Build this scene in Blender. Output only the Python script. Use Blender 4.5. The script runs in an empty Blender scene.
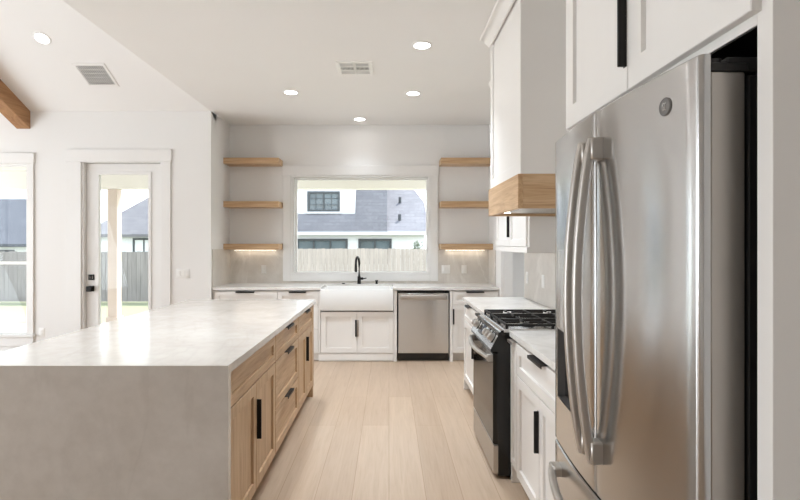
import bpy, bmesh, math, random
from mathutils import Vector, Matrix
random.seed(7)
sc = bpy.context.scene
COL = sc.collection
PI = math.pi

# ------------------------------------------------------------------ camera
cam_d = bpy.data.cameras.new('camera'); cam = bpy.data.objects.new('camera', cam_d); COL.objects.link(cam)
cam.location = (0, 0, 1.45); cam.rotation_euler = (PI/2, 0, 0)
cam_d.sensor_width = 36; cam_d.lens = 36*525/800
cam_d.shift_x = 11/800; cam_d.shift_y = -6/800
cam_d.clip_start = 0.05; cam_d.clip_end = 300
sc.camera = cam

# ------------------------------------------------------------------ world, sun, window light, exposure
W = bpy.data.worlds.new('world'); sc.world = W; W.use_nodes = True
wn = W.node_tree; wn.nodes.clear()
wo = wn.nodes.new('ShaderNodeOutputWorld'); wb = wn.nodes.new('ShaderNodeBackground')
wt = wn.nodes.new('ShaderNodeTexCoord'); ws = wn.nodes.new('ShaderNodeSeparateXYZ'); wr = wn.nodes.new('ShaderNodeValToRGB')
wr.color_ramp.elements[0].position = 0.0; wr.color_ramp.elements[0].color = (0.93, 0.96, 1.0, 1)
wr.color_ramp.elements[1].position = 0.75; wr.color_ramp.elements[1].color = (0.72, 0.83, 1.0, 1)
wn.links.new(wt.outputs['Generated'], ws.inputs[0]); wn.links.new(ws.outputs['Z'], wr.inputs[0])
wn.links.new(wr.outputs[0], wb.inputs[0]); wn.links.new(wb.outputs[0], wo.inputs[0])
wb.inputs[1].default_value = 2.1

def add_sun(direction, strength, color):
    d = bpy.data.lights.new('sun', 'SUN'); d.energy = strength; d.angle = math.radians(3); d.color = color
    o = bpy.data.objects.new('sun', d); COL.objects.link(o)
    o.rotation_euler = Vector(direction).to_track_quat('Z', 'Y').to_euler(); o.location = (5, 5, 20)
add_sun((0.30, 0.45, 0.82), 4.6, (1.0, 0.96, 0.92))

def area(name, loc, direction, sx, sy, power, color=(1, 1, 1)):
    d = bpy.data.lights.new(name, 'AREA'); d.shape = 'RECTANGLE'; d.size = sx; d.size_y = sy; d.energy = power; d.color = color
    o = bpy.data.objects.new(name, d); COL.objects.link(o); o.location = loc
    o.rotation_euler = (-Vector(direction)).to_track_quat('Z', 'Y').to_euler()
    return o
# daylight outside the unseen left wall windows; the rear one is added fill
area('daylight_left', (-7.45, 4.2, 1.45), (1, 0, 0.45), 2.2, 3.9, 108, (0.84, 0.92, 1.0))
area('fill_left_rear', (-7.45, -0.2, 1.45), (1, 0, 0.3), 2.2, 2.4, 95, (0.84, 0.92, 1.0))
DOWNLIGHT = 78.0     # watts of each recessed lamp

vs = sc.view_settings
vs.view_transform = 'Standard'; vs.look = 'None'; vs.gamma = 1; vs.use_curve_mapping = False
vs.exposure = 0.60

# ------------------------------------------------------------------ materials
def srgb(r, g, b):
    def f(c):
        c /= 255.0
        return c/12.92 if c <= 0.04045 else ((c+0.055)/1.055)**2.4
    return (f(r), f(g), f(b), 1)

def new_mat(name):
    m = bpy.data.materials.new(name); m.use_nodes = True
    nt = m.node_tree; nt.nodes.clear()
    out = nt.nodes.new('ShaderNodeOutputMaterial'); p = nt.nodes.new('ShaderNodeBsdfPrincipled')
    nt.links.new(p.outputs[0], out.inputs[0])
    return m, nt, p

def coords(nt, scale=(1, 1, 1), rot=(0, 0, 0), kind='Object'):
    t = nt.nodes.new('ShaderNodeTexCoord'); mp = nt.nodes.new('ShaderNodeMapping')
    mp.inputs['Scale'].default_value = scale; mp.inputs['Rotation'].default_value = rot
    nt.links.new(t.outputs[kind], mp.inputs[0]); return mp.outputs[0]

def noise(nt, vec, scale, detail=4, rough=0.5, dist=0.0):
    n = nt.nodes.new('ShaderNodeTexNoise'); n.inputs['Scale'].default_value = scale; n.inputs['Detail'].default_value = detail
    n.inputs['Roughness'].default_value = rough; n.inputs['Distortion'].default_value = dist
    nt.links.new(vec, n.inputs['Vector']); return n.outputs['Fac']

def ramp(nt, fac, stops):
    r = nt.nodes.new('ShaderNodeValToRGB')
    while len(r.color_ramp.elements) < len(stops): r.color_ramp.elements.new(0.5)
    for e, (p, c) in zip(r.color_ramp.elements, stops): e.position = p; e.color = c
    nt.links.new(fac, r.inputs[0]); return r.outputs[0]

def mixc(nt, fac, a, b, mode='MIX'):
    m = nt.nodes.new('ShaderNodeMix'); m.data_type = 'RGBA'; m.blend_type = mode
    for sock, v in ((m.inputs[0], fac), (m.inputs[6], a), (m.inputs[7], b)):
        if hasattr(v, 'is_output'): nt.links.new(v, sock)
        else: sock.default_value = v
    return m.outputs[2]

def bump(nt, p, h, strength=0.1, dist=0.002):
    b = nt.nodes.new('ShaderNodeBump'); b.inputs['Strength'].default_value = strength; b.inputs['Distance'].default_value = dist
    nt.links.new(h, b.inputs['Height']); nt.links.new(b.outputs[0], p.inputs['Normal'])

def plain(name, col, rough=0.5, metal=0.0, var=0.03, vscale=6.0, bmp=0.0, spec=0.5):
    m, nt, p = new_mat(name)
    v = coords(nt); n = noise(nt, v, vscale, 3)
    a = tuple(min(1, c*(1-var)) for c in col[:3])+(1,); b = tuple(min(1, c*(1+var)) for c in col[:3])+(1,)
    nt.links.new(ramp(nt, n, [(0.3, a), (0.7, b)]), p.inputs['Base Color'])
    p.inputs['Roughness'].default_value = rough; p.inputs['Metallic'].default_value = metal
    p.inputs['Specular IOR Level'].default_value = spec
    if bmp: bump(nt, p, noise(nt, v, 120, 2), bmp, 0.001)
    return m

def oak(name, axis, light, dark, rough=0.45, scale=1.0):
    m, nt, p = new_mat(name)
    s = [16*scale]*3; s['xyz'.index(axis)] = 1.1*scale
    v = coords(nt, tuple(s))
    n1 = noise(nt, v, 1.3, 6, 0.6, 1.2)
    s2 = [90]*3; s2['xyz'.index(axis)] = 3.5
    n2 = noise(nt, coords(nt, tuple(s2)), 1.5, 3)
    c1 = ramp(nt, n1, [(0.28, dark), (0.62, light)])
    pores = ramp(nt, n2, [(0.30, (0.80, 0.76, 0.72, 1)), (0.48, (1, 1, 1, 1))])
    nt.links.new(mixc(nt, 0.8, c1, pores, 'MULTIPLY'), p.inputs['Base Color'])
    p.inputs['Roughness'].default_value = rough
    bump(nt, p, n2, 0.08, 0.0006)
    return m

def stone(name, base, light, vein, rough=0.16, vein_amt=0.35):
    m, nt, p = new_mat(name)
    v = coords(nt, (1, 1, 1), (0.3, 0.5, 0.4))
    n1 = noise(nt, v, 3.2, 8, 0.62, 0.5)
    n3 = noise(nt, v, 14, 5, 0.6)
    c = ramp(nt, n1, [(0.32, base), (0.66, light)])
    c = mixc(nt, 0.55, c, ramp(nt, n3, [(0.35, (0.90, 0.89, 0.88, 1)), (0.6, (1, 1, 1, 1))]), 'MULTIPLY')
    vv = coords(nt, (1.5, 0.55, 0.55), (0.0, 0.55, 0.7))
    n2 = noise(nt, vv, 1.1, 6, 0.52, 0.9)
    k = ramp(nt, n2, [(0.478, (0, 0, 0, 1)), (0.496, (vein_amt,)*3+(1,)), (0.514, (0, 0, 0, 1))])
    nt.links.new(mixc(nt, k, c, vein), p.inputs['Base Color'])
    p.inputs['Roughness'].default_value = rough
    return m

def steel(name, col, rough=0.24, axis='z', aniso=0.0):
    m, nt, p = new_mat(name)
    s = [2.0]*3; s['xyz'.index(axis)] = 260
    n = noise(nt, coords(nt, tuple(s)), 1.0, 3)
    p.inputs['Base Color'].default_value = col; p.inputs['Metallic'].default_value = 1
    r = nt.nodes.new('ShaderNodeMapRange'); r.inputs[3].default_value = rough*0.99; r.inputs[4].default_value = rough*1.01
    nt.links.new(n, r.inputs[0]); nt.links.new(r.outputs[0], p.inputs['Roughness'])
    if aniso:
        p.inputs['Anisotropic'].default_value = aniso; p.inputs['Anisotropic Rotation'].default_value = 0.25
        t = nt.nodes.new('ShaderNodeTangent'); t.direction_type = 'RADIAL'; t.axis = 'Z'
        nt.links.new(t.outputs[0], p.inputs['Tangent'])
    return m

def glass(name, tint=(1, 1, 1, 1), ior=1.45, refl=1.0):
    m = bpy.data.materials.new(name); m.use_nodes = True; nt = m.node_tree; nt.nodes.clear()
    out = nt.nodes.new('ShaderNodeOutputMaterial'); mx = nt.nodes.new('ShaderNodeMixShader')
    t = nt.nodes.new('ShaderNodeBsdfTransparent'); t.inputs[0].default_value = tint
    g = nt.nodes.new('ShaderNodeBsdfGlossy'); g.inputs['Roughness'].default_value = 0.02
    f = nt.nodes.new('ShaderNodeFresnel'); f.inputs[0].default_value = ior
    mu = nt.nodes.new('ShaderNodeMath'); mu.operation = 'MULTIPLY'; mu.inputs[1].default_value = refl
    nt.links.new(f.outputs[0], mu.inputs[0]); nt.links.new(mu.outputs[0], mx.inputs[0])
    nt.links.new(t.outputs[0], mx.inputs[1]); nt.links.new(g.outputs[0], mx.inputs[2]); nt.links.new(mx.outputs[0], out.inputs[0])
    return m

def emit(name, col, strength):
    m = bpy.data.materials.new(name); m.use_nodes = True; nt = m.node_tree; nt.nodes.clear()
    out = nt.nodes.new('ShaderNodeOutputMaterial'); e = nt.nodes.new('ShaderNodeEmission')
    e.inputs[0].default_value = col; e.inputs[1].default_value = strength
    nt.links.new(e.outputs[0], out.inputs[0]); return m

def planks(name):
    m, nt, p = new_mat(name)
    v = coords(nt, (1, 1, 1), (0, 0, PI/2))
    b = nt.nodes.new('ShaderNodeTexBrick'); b.offset = 0.37; b.offset_frequency = 2
    b.inputs['Scale'].default_value = 1; b.inputs['Brick Width'].default_value = 2.1; b.inputs['Row Height'].default_value = 0.212
    b.inputs['Mortar Size'].default_value = 0.0018; b.inputs['Mortar Smooth'].default_value = 0.3
    b.inputs['Color1'].default_value = srgb(194, 171, 148); b.inputs['Color2'].default_value = srgb(184, 160, 137); b.inputs['Mortar'].default_value = srgb(160, 132, 104)
    nt.links.new(v, b.inputs['Vector'])
    g = noise(nt, coords(nt, (13, 0.9, 1)), 1.4, 6, 0.6, 1.0)
    gg = ramp(nt, g, [(0.3, (0.86, 0.83, 0.79, 1)), (0.62, (1, 1, 1, 1))])
    g2 = ramp(nt, noise(nt, coords(nt, (80, 3, 1)), 1.2, 2), [(0.3, (0.92, 0.9, 0.88, 1)), (0.5, (1, 1, 1, 1))])
    c = mixc(nt, 0.85, b.outputs['Color'], gg, 'MULTIPLY'); c = mixc(nt, 0.7, c, g2, 'MULTIPLY')
    nt.links.new(c, p.inputs['Base Color']); p.inputs['Roughness'].default_value = 0.38
    bump(nt, p, b.outputs['Fac'], -0.15, 0.001)
    return m

def shingles(name, c1, c2):
    m, nt, p = new_mat(name)
    b = nt.nodes.new('ShaderNodeTexBrick'); b.inputs['Scale'].default_value = 1
    b.inputs['Brick Width'].default_value = 0.5; b.inputs['Row Height'].default_value = 0.16; b.inputs['Mortar Size'].default_value = 0.008
    b.inputs['Color1'].default_value = c1; b.inputs['Color2'].default_value = c2; b.inputs['Mortar'].default_value = tuple(c*0.7 for c in c1[:3])+(1,)
    t = nt.nodes.new('ShaderNodeTexCoord'); s = nt.nodes.new('ShaderNodeSeparateXYZ'); cb = nt.nodes.new('ShaderNodeCombineXYZ')
    nt.links.new(t.outputs['Object'], s.inputs[0]); nt.links.new(s.outputs['X'], cb.inputs['X']); nt.links.new(s.outputs['Z'], cb.inputs['Y'])
    nt.links.new(cb.outputs[0], b.inputs['Vector'])
    n = ramp(nt, noise(nt, coords(nt), 9, 4), [(0.3, (0.82, 0.82, 0.82, 1)), (0.7, (1, 1, 1, 1))])
    nt.links.new(mixc(nt, 1.0, b.outputs['Color'], n, 'MULTIPLY'), p.inputs['Base Color']); p.inputs['Roughness'].default_value = 0.9
    return m

M = dict(
    wall=plain('wall_paint', srgb(236, 234, 231), 0.7, 0, 0.006, 1.2, 0.05),
    ceiling=plain('ceiling_paint', srgb(238, 236, 233), 0.8, 0, 0.006, 1.2, 0.08),
    trim=plain('trim_paint', srgb(236, 234, 231), 0.4, 0, 0.006),
    cab=plain('cabinet_paint', srgb(236, 232, 227), 0.38, 0, 0.008),
    oak_v=oak('oak_vertical', 'z', srgb(198, 167, 132), srgb(170, 135, 100)),
    oak_h=oak('oak_along', 'y', srgb(198, 167, 132), srgb(170, 135, 100)),
    oak_x=oak('oak_shelf', 'x', srgb(210, 178, 140), srgb(178, 138, 98)),
    oak_hood=oak('oak_hood_front', 'y', srgb(206, 172, 132), srgb(176, 136, 96)),
    beam=oak('beam_wood', 'y', srgb(176, 132, 90), srgb(140, 97, 60), 0.6, 0.7),
    stone=stone('island_stone', srgb(203, 195, 186), srgb(212, 205, 197), srgb(160, 150, 140), 0.16, 0.10),
    quartz=stone('counter_quartz', srgb(224, 220, 214), srgb(238, 235, 231), srgb(196, 188, 180), 0.2, 0.2),
    tile=stone('backsplash_stone', srgb(206, 199, 190), srgb(216, 210, 202), srgb(232, 227, 220), 0.3, 0.5),
    floor=planks('oak_floor'),
    steel=steel('brushed_steel', srgb(196, 195, 194), 0.18, 'z', 0.97),
    steel_dw=steel('brushed_steel_flat', srgb(212, 211, 210), 0.24, 'x', 0.9),
    steel_hi=steel('satin_steel', srgb(192, 187, 181), 0.40),
    chrome=plain('polished_steel', srgb(215, 213, 210), 0.12, 1.0, 0.01),
    black=plain('black_metal', srgb(32, 30, 29), 0.42, 0.6, 0.05),
    iron=plain('cast_iron', srgb(30, 27, 25), 0.6, 0.2, 0.1, 40),
    blackglass=plain('black_oven_glass', srgb(22, 19, 17), 0.06, 0.0, 0.02, 6, 0, 0.25),
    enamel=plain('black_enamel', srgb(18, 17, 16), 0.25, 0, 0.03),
    darkplastic=plain('dark_plastic', srgb(45, 44, 44), 0.5, 0, 0.04),
    recessplastic=plain('charcoal_plastic', srgb(92, 90, 88), 0.45, 0, 0.03),
    greyplastic=plain('grey_plastic', srgb(120, 118, 116), 0.35, 0.4, 0.03),
    fireclay=plain('fireclay', srgb(240, 239, 236), 0.12, 0, 0.005),
    plate=plain('white_plastic', srgb(238, 236, 232), 0.35, 0, 0.005),
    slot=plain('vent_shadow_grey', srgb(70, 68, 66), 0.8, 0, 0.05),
    glass=glass('window_glass', (0.97, 0.985, 0.98, 1), 1.45, 0.3),
    lens=emit('downlight_lens', (1.0, 0.99, 0.98, 1), 14.0),
    led=emit('led_strip', (1.0, 0.87, 0.70, 1), 7.0),
    hoodlamp=emit('hood_lamp', (1.0, 0.9, 0.75, 1), 12.0),
    concrete=plain('patio_concrete', srgb(196, 192, 186), 0.85, 0, 0.06, 3),
    grass=plain('lawn_grass', srgb(140, 142, 112), 0.9, 0, 0.2, 25, 0.4),
    cream=plain('cream_porch_paint', srgb(238, 234, 227), 0.7, 0, 0.01),
    post=plain('pale_porch_post', srgb(216, 200, 188), 0.7, 0, 0.03),
    fence_pale=oak('pale_fence_wood', 'z', srgb(192, 180, 172), srgb(168, 157, 150), 0.85, 0.5),
    fence_grey=oak('grey_fence_wood', 'z', srgb(150, 145, 142), srgb(122, 117, 115), 0.85, 0.5),
    siding=plain('white_siding', srgb(226, 228, 231), 0.8, 0, 0.01, 2),
    roof=shingles('grey_shingles', srgb(136, 135, 140), srgb(126, 125, 131)),
    roof_b=shingles('brown_grey_shingles', srgb(128, 126, 128), srgb(116, 114, 118)),
    roof_c=shingles('slate_shingles', srgb(92, 95, 103), srgb(82, 85, 93)),
    winframe=plain('charcoal_window_frame', srgb(70, 74, 78), 0.5, 0, 0.03),
    pane=plain('far_window_pane', srgb(96, 108, 114), 0.06, 0.0, 0.25, 0.8, 0, 0.6),
    leaf=plain('leaf_green', srgb(124, 132, 118), 0.8, 0, 0.2, 14),
)

# ------------------------------------------------------------------ mesh helpers
def B(): return bmesh.new()

def box(bm, x0, x1, y0, y1, z0, z1, b=0.0):
    x0, x1 = sorted((x0, x1)); y0, y1 = sorted((y0, y1)); z0, z1 = sorted((z0, z1))
    vs_ = [bm.verts.new(p) for p in ((x0,y0,z0),(x1,y0,z0),(x1,y1,z0),(x0,y1,z0),(x0,y0,z1),(x1,y0,z1),(x1,y1,z1),(x0,y1,z1))]
    fs = [bm.faces.new([vs_[i] for i in q]) for q in ((0,3,2,1),(4,5,6,7),(0,1,5,4),(1,2,6,5),(2,3,7,6),(3,0,4,7))]
    if b > 0:
        es = list({e for f in fs for e in f.edges})
        bmesh.ops.bevel(bm, geom=es, offset=b, segments=1, affect='EDGES', profile=0.5)

def prism(bm, pts, h, f):
    """polygon pts (u,v) extruded from h[0] to h[1]; f(u,v,w) -> world point"""
    a = [bm.verts.new(f(u, v, h[0])) for u, v in pts]; b = [bm.verts.new(f(u, v, h[1])) for u, v in pts]
    n = len(pts)
    bm.faces.new(a); bm.faces.new(b[::-1])
    for i in range(n): bm.faces.new((a[i], a[(i+1) % n], b[(i+1) % n], b[i]))

def face_map(axis, pos):
    if axis == '-Y': return lambda u, z, d: (u, pos-d, z)
    if axis == '+Y': return lambda u, z, d: (u, pos+d, z)
    if axis == '+X': return lambda u, z, d: (pos+d, u, z)
    if axis == '-X': return lambda u, z, d: (pos-d, u, z)

def rings(bm, f, u0, u1, z0, z1, rs, cap0=True, cap1=True):
    """nested rectangles (inset, depth) joined by quads: panels, frames, plates"""
    prev = None
    for k, (i, d) in enumerate(rs):
        cur = [bm.verts.new(f(*p, d)) for p in ((u0+i, z0+i), (u1-i, z0+i), (u1-i, z1-i), (u0+i, z1-i))]
        if prev:
            for j in range(4): bm.faces.new((prev[j], prev[(j+1) % 4], cur[(j+1) % 4], cur[j]))
        elif cap0: bm.faces.new(cur[::-1])
        prev = cur
    if cap1: bm.faces.new(prev)

def shaker(bm, f, u0, u1, z0, z1, t=0.02, rail=0.06, rec=0.012):
    r = min(rail, (z1-z0)*0.3, (u1-u0)*0.3)
    rings(bm, f, u0, u1, z0, z1, [(0, 0), (0, t-0.002), (0.002, t), (r, t), (r+0.002, t-rec)])

def frame(bm, f, u0, u1, z0, z1, w, d0, d1):
    """hollow rectangular frame of width w between depths d0 and d1"""
    rings(bm, f, u0, u1, z0, z1, [(0, d0), (0, d1-0.003), (0.003, d1), (w-0.003, d1), (w, d1-0.003), (w, d0)], False, False)
    # back ring
    a = [bm.verts.new(f(*p, d0)) for p in ((u0, z0), (u1, z0), (u1, z1), (u0, z1))]
    b = [bm.verts.new(f(*p, d0)) for p in ((u0+w, z0+w), (u1-w, z0+w), (u1-w, z1-w), (u0+w, z1-w))]
    for j in range(4): bm.faces.new((a[j], b[j], b[(j+1) % 4], a[(j+1) % 4]))
    bmesh.ops.remove_doubles(bm, verts=bm.verts[:], dist=1e-5)

def cyl(bm, p0, p1, r0, r1=None, n=24):
    r1 = r0 if r1 is None else r1
    p0, p1 = Vector(p0), Vector(p1); d = (p1-p0).normalized()
    x = d.orthogonal().normalized(); y = d.cross(x)
    a = [bm.verts.new(p0+(x*math.cos(2*PI*i/n)+y*math.sin(2*PI*i/n))*r0) for i in range(n)]
    b = [bm.verts.new(p1+(x*math.cos(2*PI*i/n)+y*math.sin(2*PI*i/n))*r1) for i in range(n)]
    bm.faces.new(a[::-1]); bm.faces.new(b)
    for i in range(n): bm.faces.new((a[i], a[(i+1) % n], b[(i+1) % n], b[i]))

def lathe(bm, c, axis, prof, n=28):
    """prof: list of (distance along axis, radius)"""
    c = Vector(c); d = Vector(axis).normalized(); x = d.orthogonal().normalized(); y = d.cross(x); prev = None
    for h, r in prof:
        cur = [bm.verts.new(c+d*h+(x*math.cos(2*PI*i/n)+y*math.sin(2*PI*i/n))*max(r, 1e-4)) for i in range(n)]
        if prev:
            for i in range(n): bm.faces.new((prev[i], prev[(i+1) % n], cur[(i+1) % n], cur[i]))
        else: bm.faces.new(cur[::-1])
        prev = cur
    bm.faces.new(prev)

def tube(bm, pts, ra, rb=None, up=(0, 0, 1), n=14, power=2.0):
    """sweep an ellipse (or squarish superellipse) along pts; ra across 'up', rb along it"""
    rb = ra if rb is None else rb; pts = [Vector(p) for p in pts]; prev = None; up = Vector(up)
    for k, p in enumerate(pts):
        t = (pts[min(k+1, len(pts)-1)]-pts[max(k-1, 0)]).normalized()
        x = t.cross(up)
        if x.length < 1e-3: x = t.orthogonal()
        x.normalize(); y = x.cross(t)
        cur = []
        for i in range(n):
            a = 2*PI*i/n; ca, sa = math.cos(a), math.sin(a)
            ca = math.copysign(abs(ca)**(2/power), ca); sa = math.copysign(abs(sa)**(2/power), sa)
            cur.append(bm.verts.new(p+x*ca*ra+y*sa*rb))
        if prev:
            for i in range(n): bm.faces.new((prev[i], prev[(i+1) % n], cur[(i+1) % n], cur[i]))
        else: bm.faces.new(cur[::-1])
        prev = cur
    bm.faces.new(prev)

# ------------------------------------------------------------------ object helpers
def root_loc(o):
    while o.parent: o = o.parent
    return Vector(o.location)

def obj(name, bm, mat, parent=None, label=None, smooth=38):
    if parent is not None:
        off = root_loc(parent)
        for v in bm.verts: v.co -= off
    bmesh.ops.recalc_face_normals(bm, faces=bm.faces[:])
    me = bpy.data.meshes.new(name); bm.to_mesh(me); bm.free()
    if smooth:
        me.polygons.foreach_set('use_smooth', [True]*len(me.polygons)); me.set_sharp_from_angle(angle=math.radians(smooth))
    me.materials.append(mat)
    o = bpy.data.objects.new(name, me); COL.objects.link(o)
    if parent is not None: o.parent = parent
    if label: o['label'] = label
    return o

def tag(o, label, cat, group=None, kind=None):
    o['label'] = label; o['category'] = cat
    if group: o['group'] = group
    if kind: o['kind'] = kind
    return o

def thing(name, label, cat, loc, group=None, kind=None):
    o = bpy.data.objects.new(name, None); o.empty_display_size = 0.1; COL.objects.link(o); o.location = loc
    return tag(o, label, cat, group, kind)

def rebase(o, loc):
    """give a single-mesh thing an origin at its base"""
    loc = Vector(loc); o.data.transform(Matrix.Translation(-loc)); o.location = loc
    return o

def struct(name, bm, mat, label=None, cat=None, parent=None, smooth=38):
    o = obj(name, bm, mat, parent, None, smooth)
    if parent is None:
        o['kind'] = 'structure'; o['label'] = label; o['category'] = cat
    return o

def copy_tree(o, parent=None):
    c = o.copy(); COL.objects.link(c)
    if parent is not None: c.parent = parent
    for ch in list(o.children): copy_tree(ch, c)
    return c

def wall_holes(bm, fixed, t0, t1, u0, u1, z0, z1, holes):
    """wall slab normal to 'x' or 'y' between t0 and t1, with rectangular holes (ua,ub,za,zb)"""
    us = sorted({u0, u1, *[h[0] for h in holes], *[h[1] for h in holes]}); zs = sorted({z0, z1, *[h[2] for h in holes], *[h[3] for h in holes]})
    for a, b in zip(us, us[1:]):
        for c, d in zip(zs, zs[1:]):
            mu, mz = (a+b)/2, (c+d)/2
            if any(h[0] < mu < h[1] and h[2] < mz < h[3] for h in holes): continue
            if fixed == 'x': box(bm, t0, t1, a, b, c, d)
            else: box(bm, a, b, t0, t1, c, d)

# ------------------------------------------------------------------ dimensions
H = 3.077            # flat ceiling height
YB = 7.18            # window wall
YR = 6.433           # patio-door wall
XR = -2.181          # return corner
XW = 1.37            # right wall
XL, YN = -7.2, -4.5  # far left and rear walls
SL = 0.478           # pitch of the vaulted ceiling
YT = 1.9             # ridge
CT = 0.915           # worktop height

# ------------------------------------------------------------------ room shell
bm = B(); box(bm, XL-0.2, 3.4, YN-0.2, YB+0.2, -0.12, 0); struct('floor', bm, M['floor'], 'light oak plank floor running down the kitchen aisle', 'floor')
# window in back wall: opening
WB = (-1.30, 0.54, 1.045, 2.36)
bm = B(); wall_holes(bm, 'y', YB, YB+0.18, XR-0.15, XW+0.15, 0, H+0.1, [WB]); struct('wall_back', bm, M['wall'], 'white wall around the wide kitchen window', 'wall')
bm = B(); box(bm, XR-0.16, XR, YR+0.18, YB, 0, H+0.1); struct('wall_return', bm, M['wall'], 'short white side wall left of the floating shelves', 'wall')
DR = (-3.765, -2.78, 0, 2.47)
WL = (-6.0, -4.43, 0.32, 2.44)
bm = B(); wall_holes(bm, 'y', YR, YR+0.18, XL-0.2, XR, 0, H+0.1, [DR, WL])
# rounded outside corner bead
struct('wall_patio', bm, M['wall'], 'white wall holding the glazed patio door', 'wall')
OP = (5.30, 6.32, 0, 2.3)
bm = B(); wall_holes(bm, 'x', XW, XW+0.12, YN, YB+0.18, 0, H+0.1, [OP]); struct('wall_right', bm, M['wall'], 'white wall behind the range and refrigerator', 'wall')
WS = [(-1.4, 1.0, 0.35, 2.5), (2.2, 4.0, 0.35, 2.5), (4.3, 6.1, 0.35, 2.5)]  # first opening is an unseen window added to light the cabinets
bm = B(); wall_holes(bm, 'x', XL-0.2, XL, YN, YR+0.18, 0, H, WS)
zr = H+SL*(YR-YT)
prism(bm, [(YN, H), (YR+0.18, H), (YT, zr+0.15)], (XL-0.2, XL), lambda u, v, w: (w, u, v))
struct('wall_left', bm, M['wall'], 'far left living room wall with tall windows', 'wall')
bm = B(); wall_holes(bm, 'y', YN-0.2, YN, XL-0.2, XW+0.12, 0, H+0.1, []); struct('wall_rear', bm, M['wall'], 'rear living room wall behind the viewer', 'wall')
bm = B(); box(bm, XR, XW+0.12, YN-0.2, YB+0.18, H, H+0.12); struct('ceiling', bm, M['ceiling'], 'flat white kitchen ceiling', 'ceiling')
SN = (zr-H)/(YT-YN+0.2)   # gentler rear pitch
zn = zr-SN*(YT-YN)
bm = B(); prism(bm, [(YR+0.2, H-SL*0.2), (YT, zr), (YN-0.2, zn-SN*0.2), (YN-0.2, zn-SN*0.2+0.15), (YT, zr+0.15), (YR+0.2, H-SL*0.2+0.15)], (XL-0.2, XR+0.0), lambda u, v, w: (w, u, v))
struct('ceiling_vault', bm, M['ceiling'], 'sloping vaulted white ceiling left of the kitchen', 'ceiling')
bm = B(); prism(bm, [(YN, H+0.12), (YR, H+0.12), (YR, H+0.13), (YT, zr+0.15), (YN, zn+0.15)], (XR, XR+0.12), lambda u, v, w: (w, u, v))
struct('wall_gable', bm, M['wall'], 'white gable face where vaulted ceiling meets flat ceiling', 'wall')
# pantry beyond the doorway
bm = B(); box(bm, XW+0.12, 3.3, 6.95, 7.1, 0, 2.7); box(bm, 3.3, 3.4, 4.9, 7.1, 0, 2.7); box(bm, XW+0.12, 3.4, 4.8, 4.9, 0, 2.7); box(bm, XW+0.12, 3.4, 4.8, 7.1, 2.6, 2.7)
struct('wall_pantry', bm, M['wall'], 'plain pantry walls seen through the side doorway', 'wall')

# baseboards
bm = B(); box(bm, XL, DR[0]-0.2, YR-0.016, YR, 0, 0.14, 0.003); struct('baseboard_patio', bm, M['trim'], 'white baseboard under the left window', 'baseboard')
bm = B(); box(bm, DR[1]+0.11, XR, YR-0.016, YR, 0, 0.14, 0.003); struct('baseboard_corner', bm, M['trim'], 'white baseboard right of the patio door', 'baseboard')

# backsplash (stone slab on the walls under shelves and upper cabinets)
bm = B()
box(bm, XR, -1.447, YB-0.012, YB, CT, 1.372); box(bm, 0.67, XW, YB-0.012, YB, CT, 1.372); box(bm, -1.447, 0.67, YB-0.012, YB, CT, 0.945)
struct('backsplash', bm, M['tile'], 'pale stone backsplash on the window wall', 'backsplash')
bm = B(); box(bm, XR, XR+0.012, YR+0.03, YB-0.012, CT, 1.385); struct('backsplash_return', bm, M['tile'], 'pale stone backsplash slab on the short left return wall', 'backsplash')
bm = B(); box(bm, XW-0.012, XW, 2.0, 5.27, CT, 1.375); box(bm, XW-0.012, XW, 6.72, YB-0.012, CT, 1.372)
struct('backsplash_range', bm, M['tile'], 'pale stone backsplash on the wall behind the range', 'backsplash')

# casing of the side doorway
bm = B(); box(bm, XW-0.02, XW, OP[1], OP[1]+0.10, 0, OP[3]+0.1, 0.003); box(bm, XW-0.02, XW, OP[0]-0.02, OP[1]+0.10, OP[3], OP[3]+0.1, 0.003)
box(bm, XW, XW+0.12, OP[1]-0.015, OP[1], 0, OP[3], 0.002)
struct('trim_1', bm, M['trim'], 'white casing of the side doorway past the range', 'trim')

# ------------------------------------------------------------------ windows and door
def window(name, label, f, op, casing, wall_t, sill=False, mullions=None, head=0.0, depth=0.09):
    """casing = (u0,u1,z0,z1) outer; op = wall opening"""
    t = bpy.data.objects.new(name, None); COL.objects.link(t); t.location = f((op[0]+op[1])/2, op[2], 0)
    t['kind'] = 'structure'; t['label'] = label; t['category'] = 'window'
    return t

# back window
f = face_map('-Y', YB)
w1 = window('window_1', 'wide white framed window over the sink', f, WB, None, 0.18)
bm = B()
box(bm, -1.447, -1.344, YB-0.022, YB, 0.945, 2.387, 0.003); box(bm, 0.56, 0.67, YB-0.022, YB, 0.945, 2.387, 0.003)
box(bm, -1.344, 0.56, YB-0.022, YB, 0.945, 1.03, 0.003); box(bm, -1.455, 0.678, YB-0.026, YB, 2.387, 2.52, 0.003)
struct('casing', bm, M['trim'], parent=w1)
bm = B()
frame(bm, f, -1.344, 0.56, 1.03, 2.387, 0.028, 0, 0.016)
frame(bm, face_map('-Y', YB+0.09), WB[0], WB[1], WB[2], WB[3], 0.024, -0.06, 0.0)
# reveal liner
rings(bm, f, WB[0], WB[1], WB[2], WB[3], [(0.0, 0.0), (0.0, -0.16), (0.004, -0.16), (0.004, 0.0)], False, False)
struct('frame', bm, M['trim'], parent=w1)
bm = B(); box(bm, WB[0]+0.02, WB[1]-0.02, YB+0.115, YB+0.121, WB[2]+0.02, WB[3]-0.02); struct('glass_pane', bm, M['glass'], parent=w1)

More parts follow.
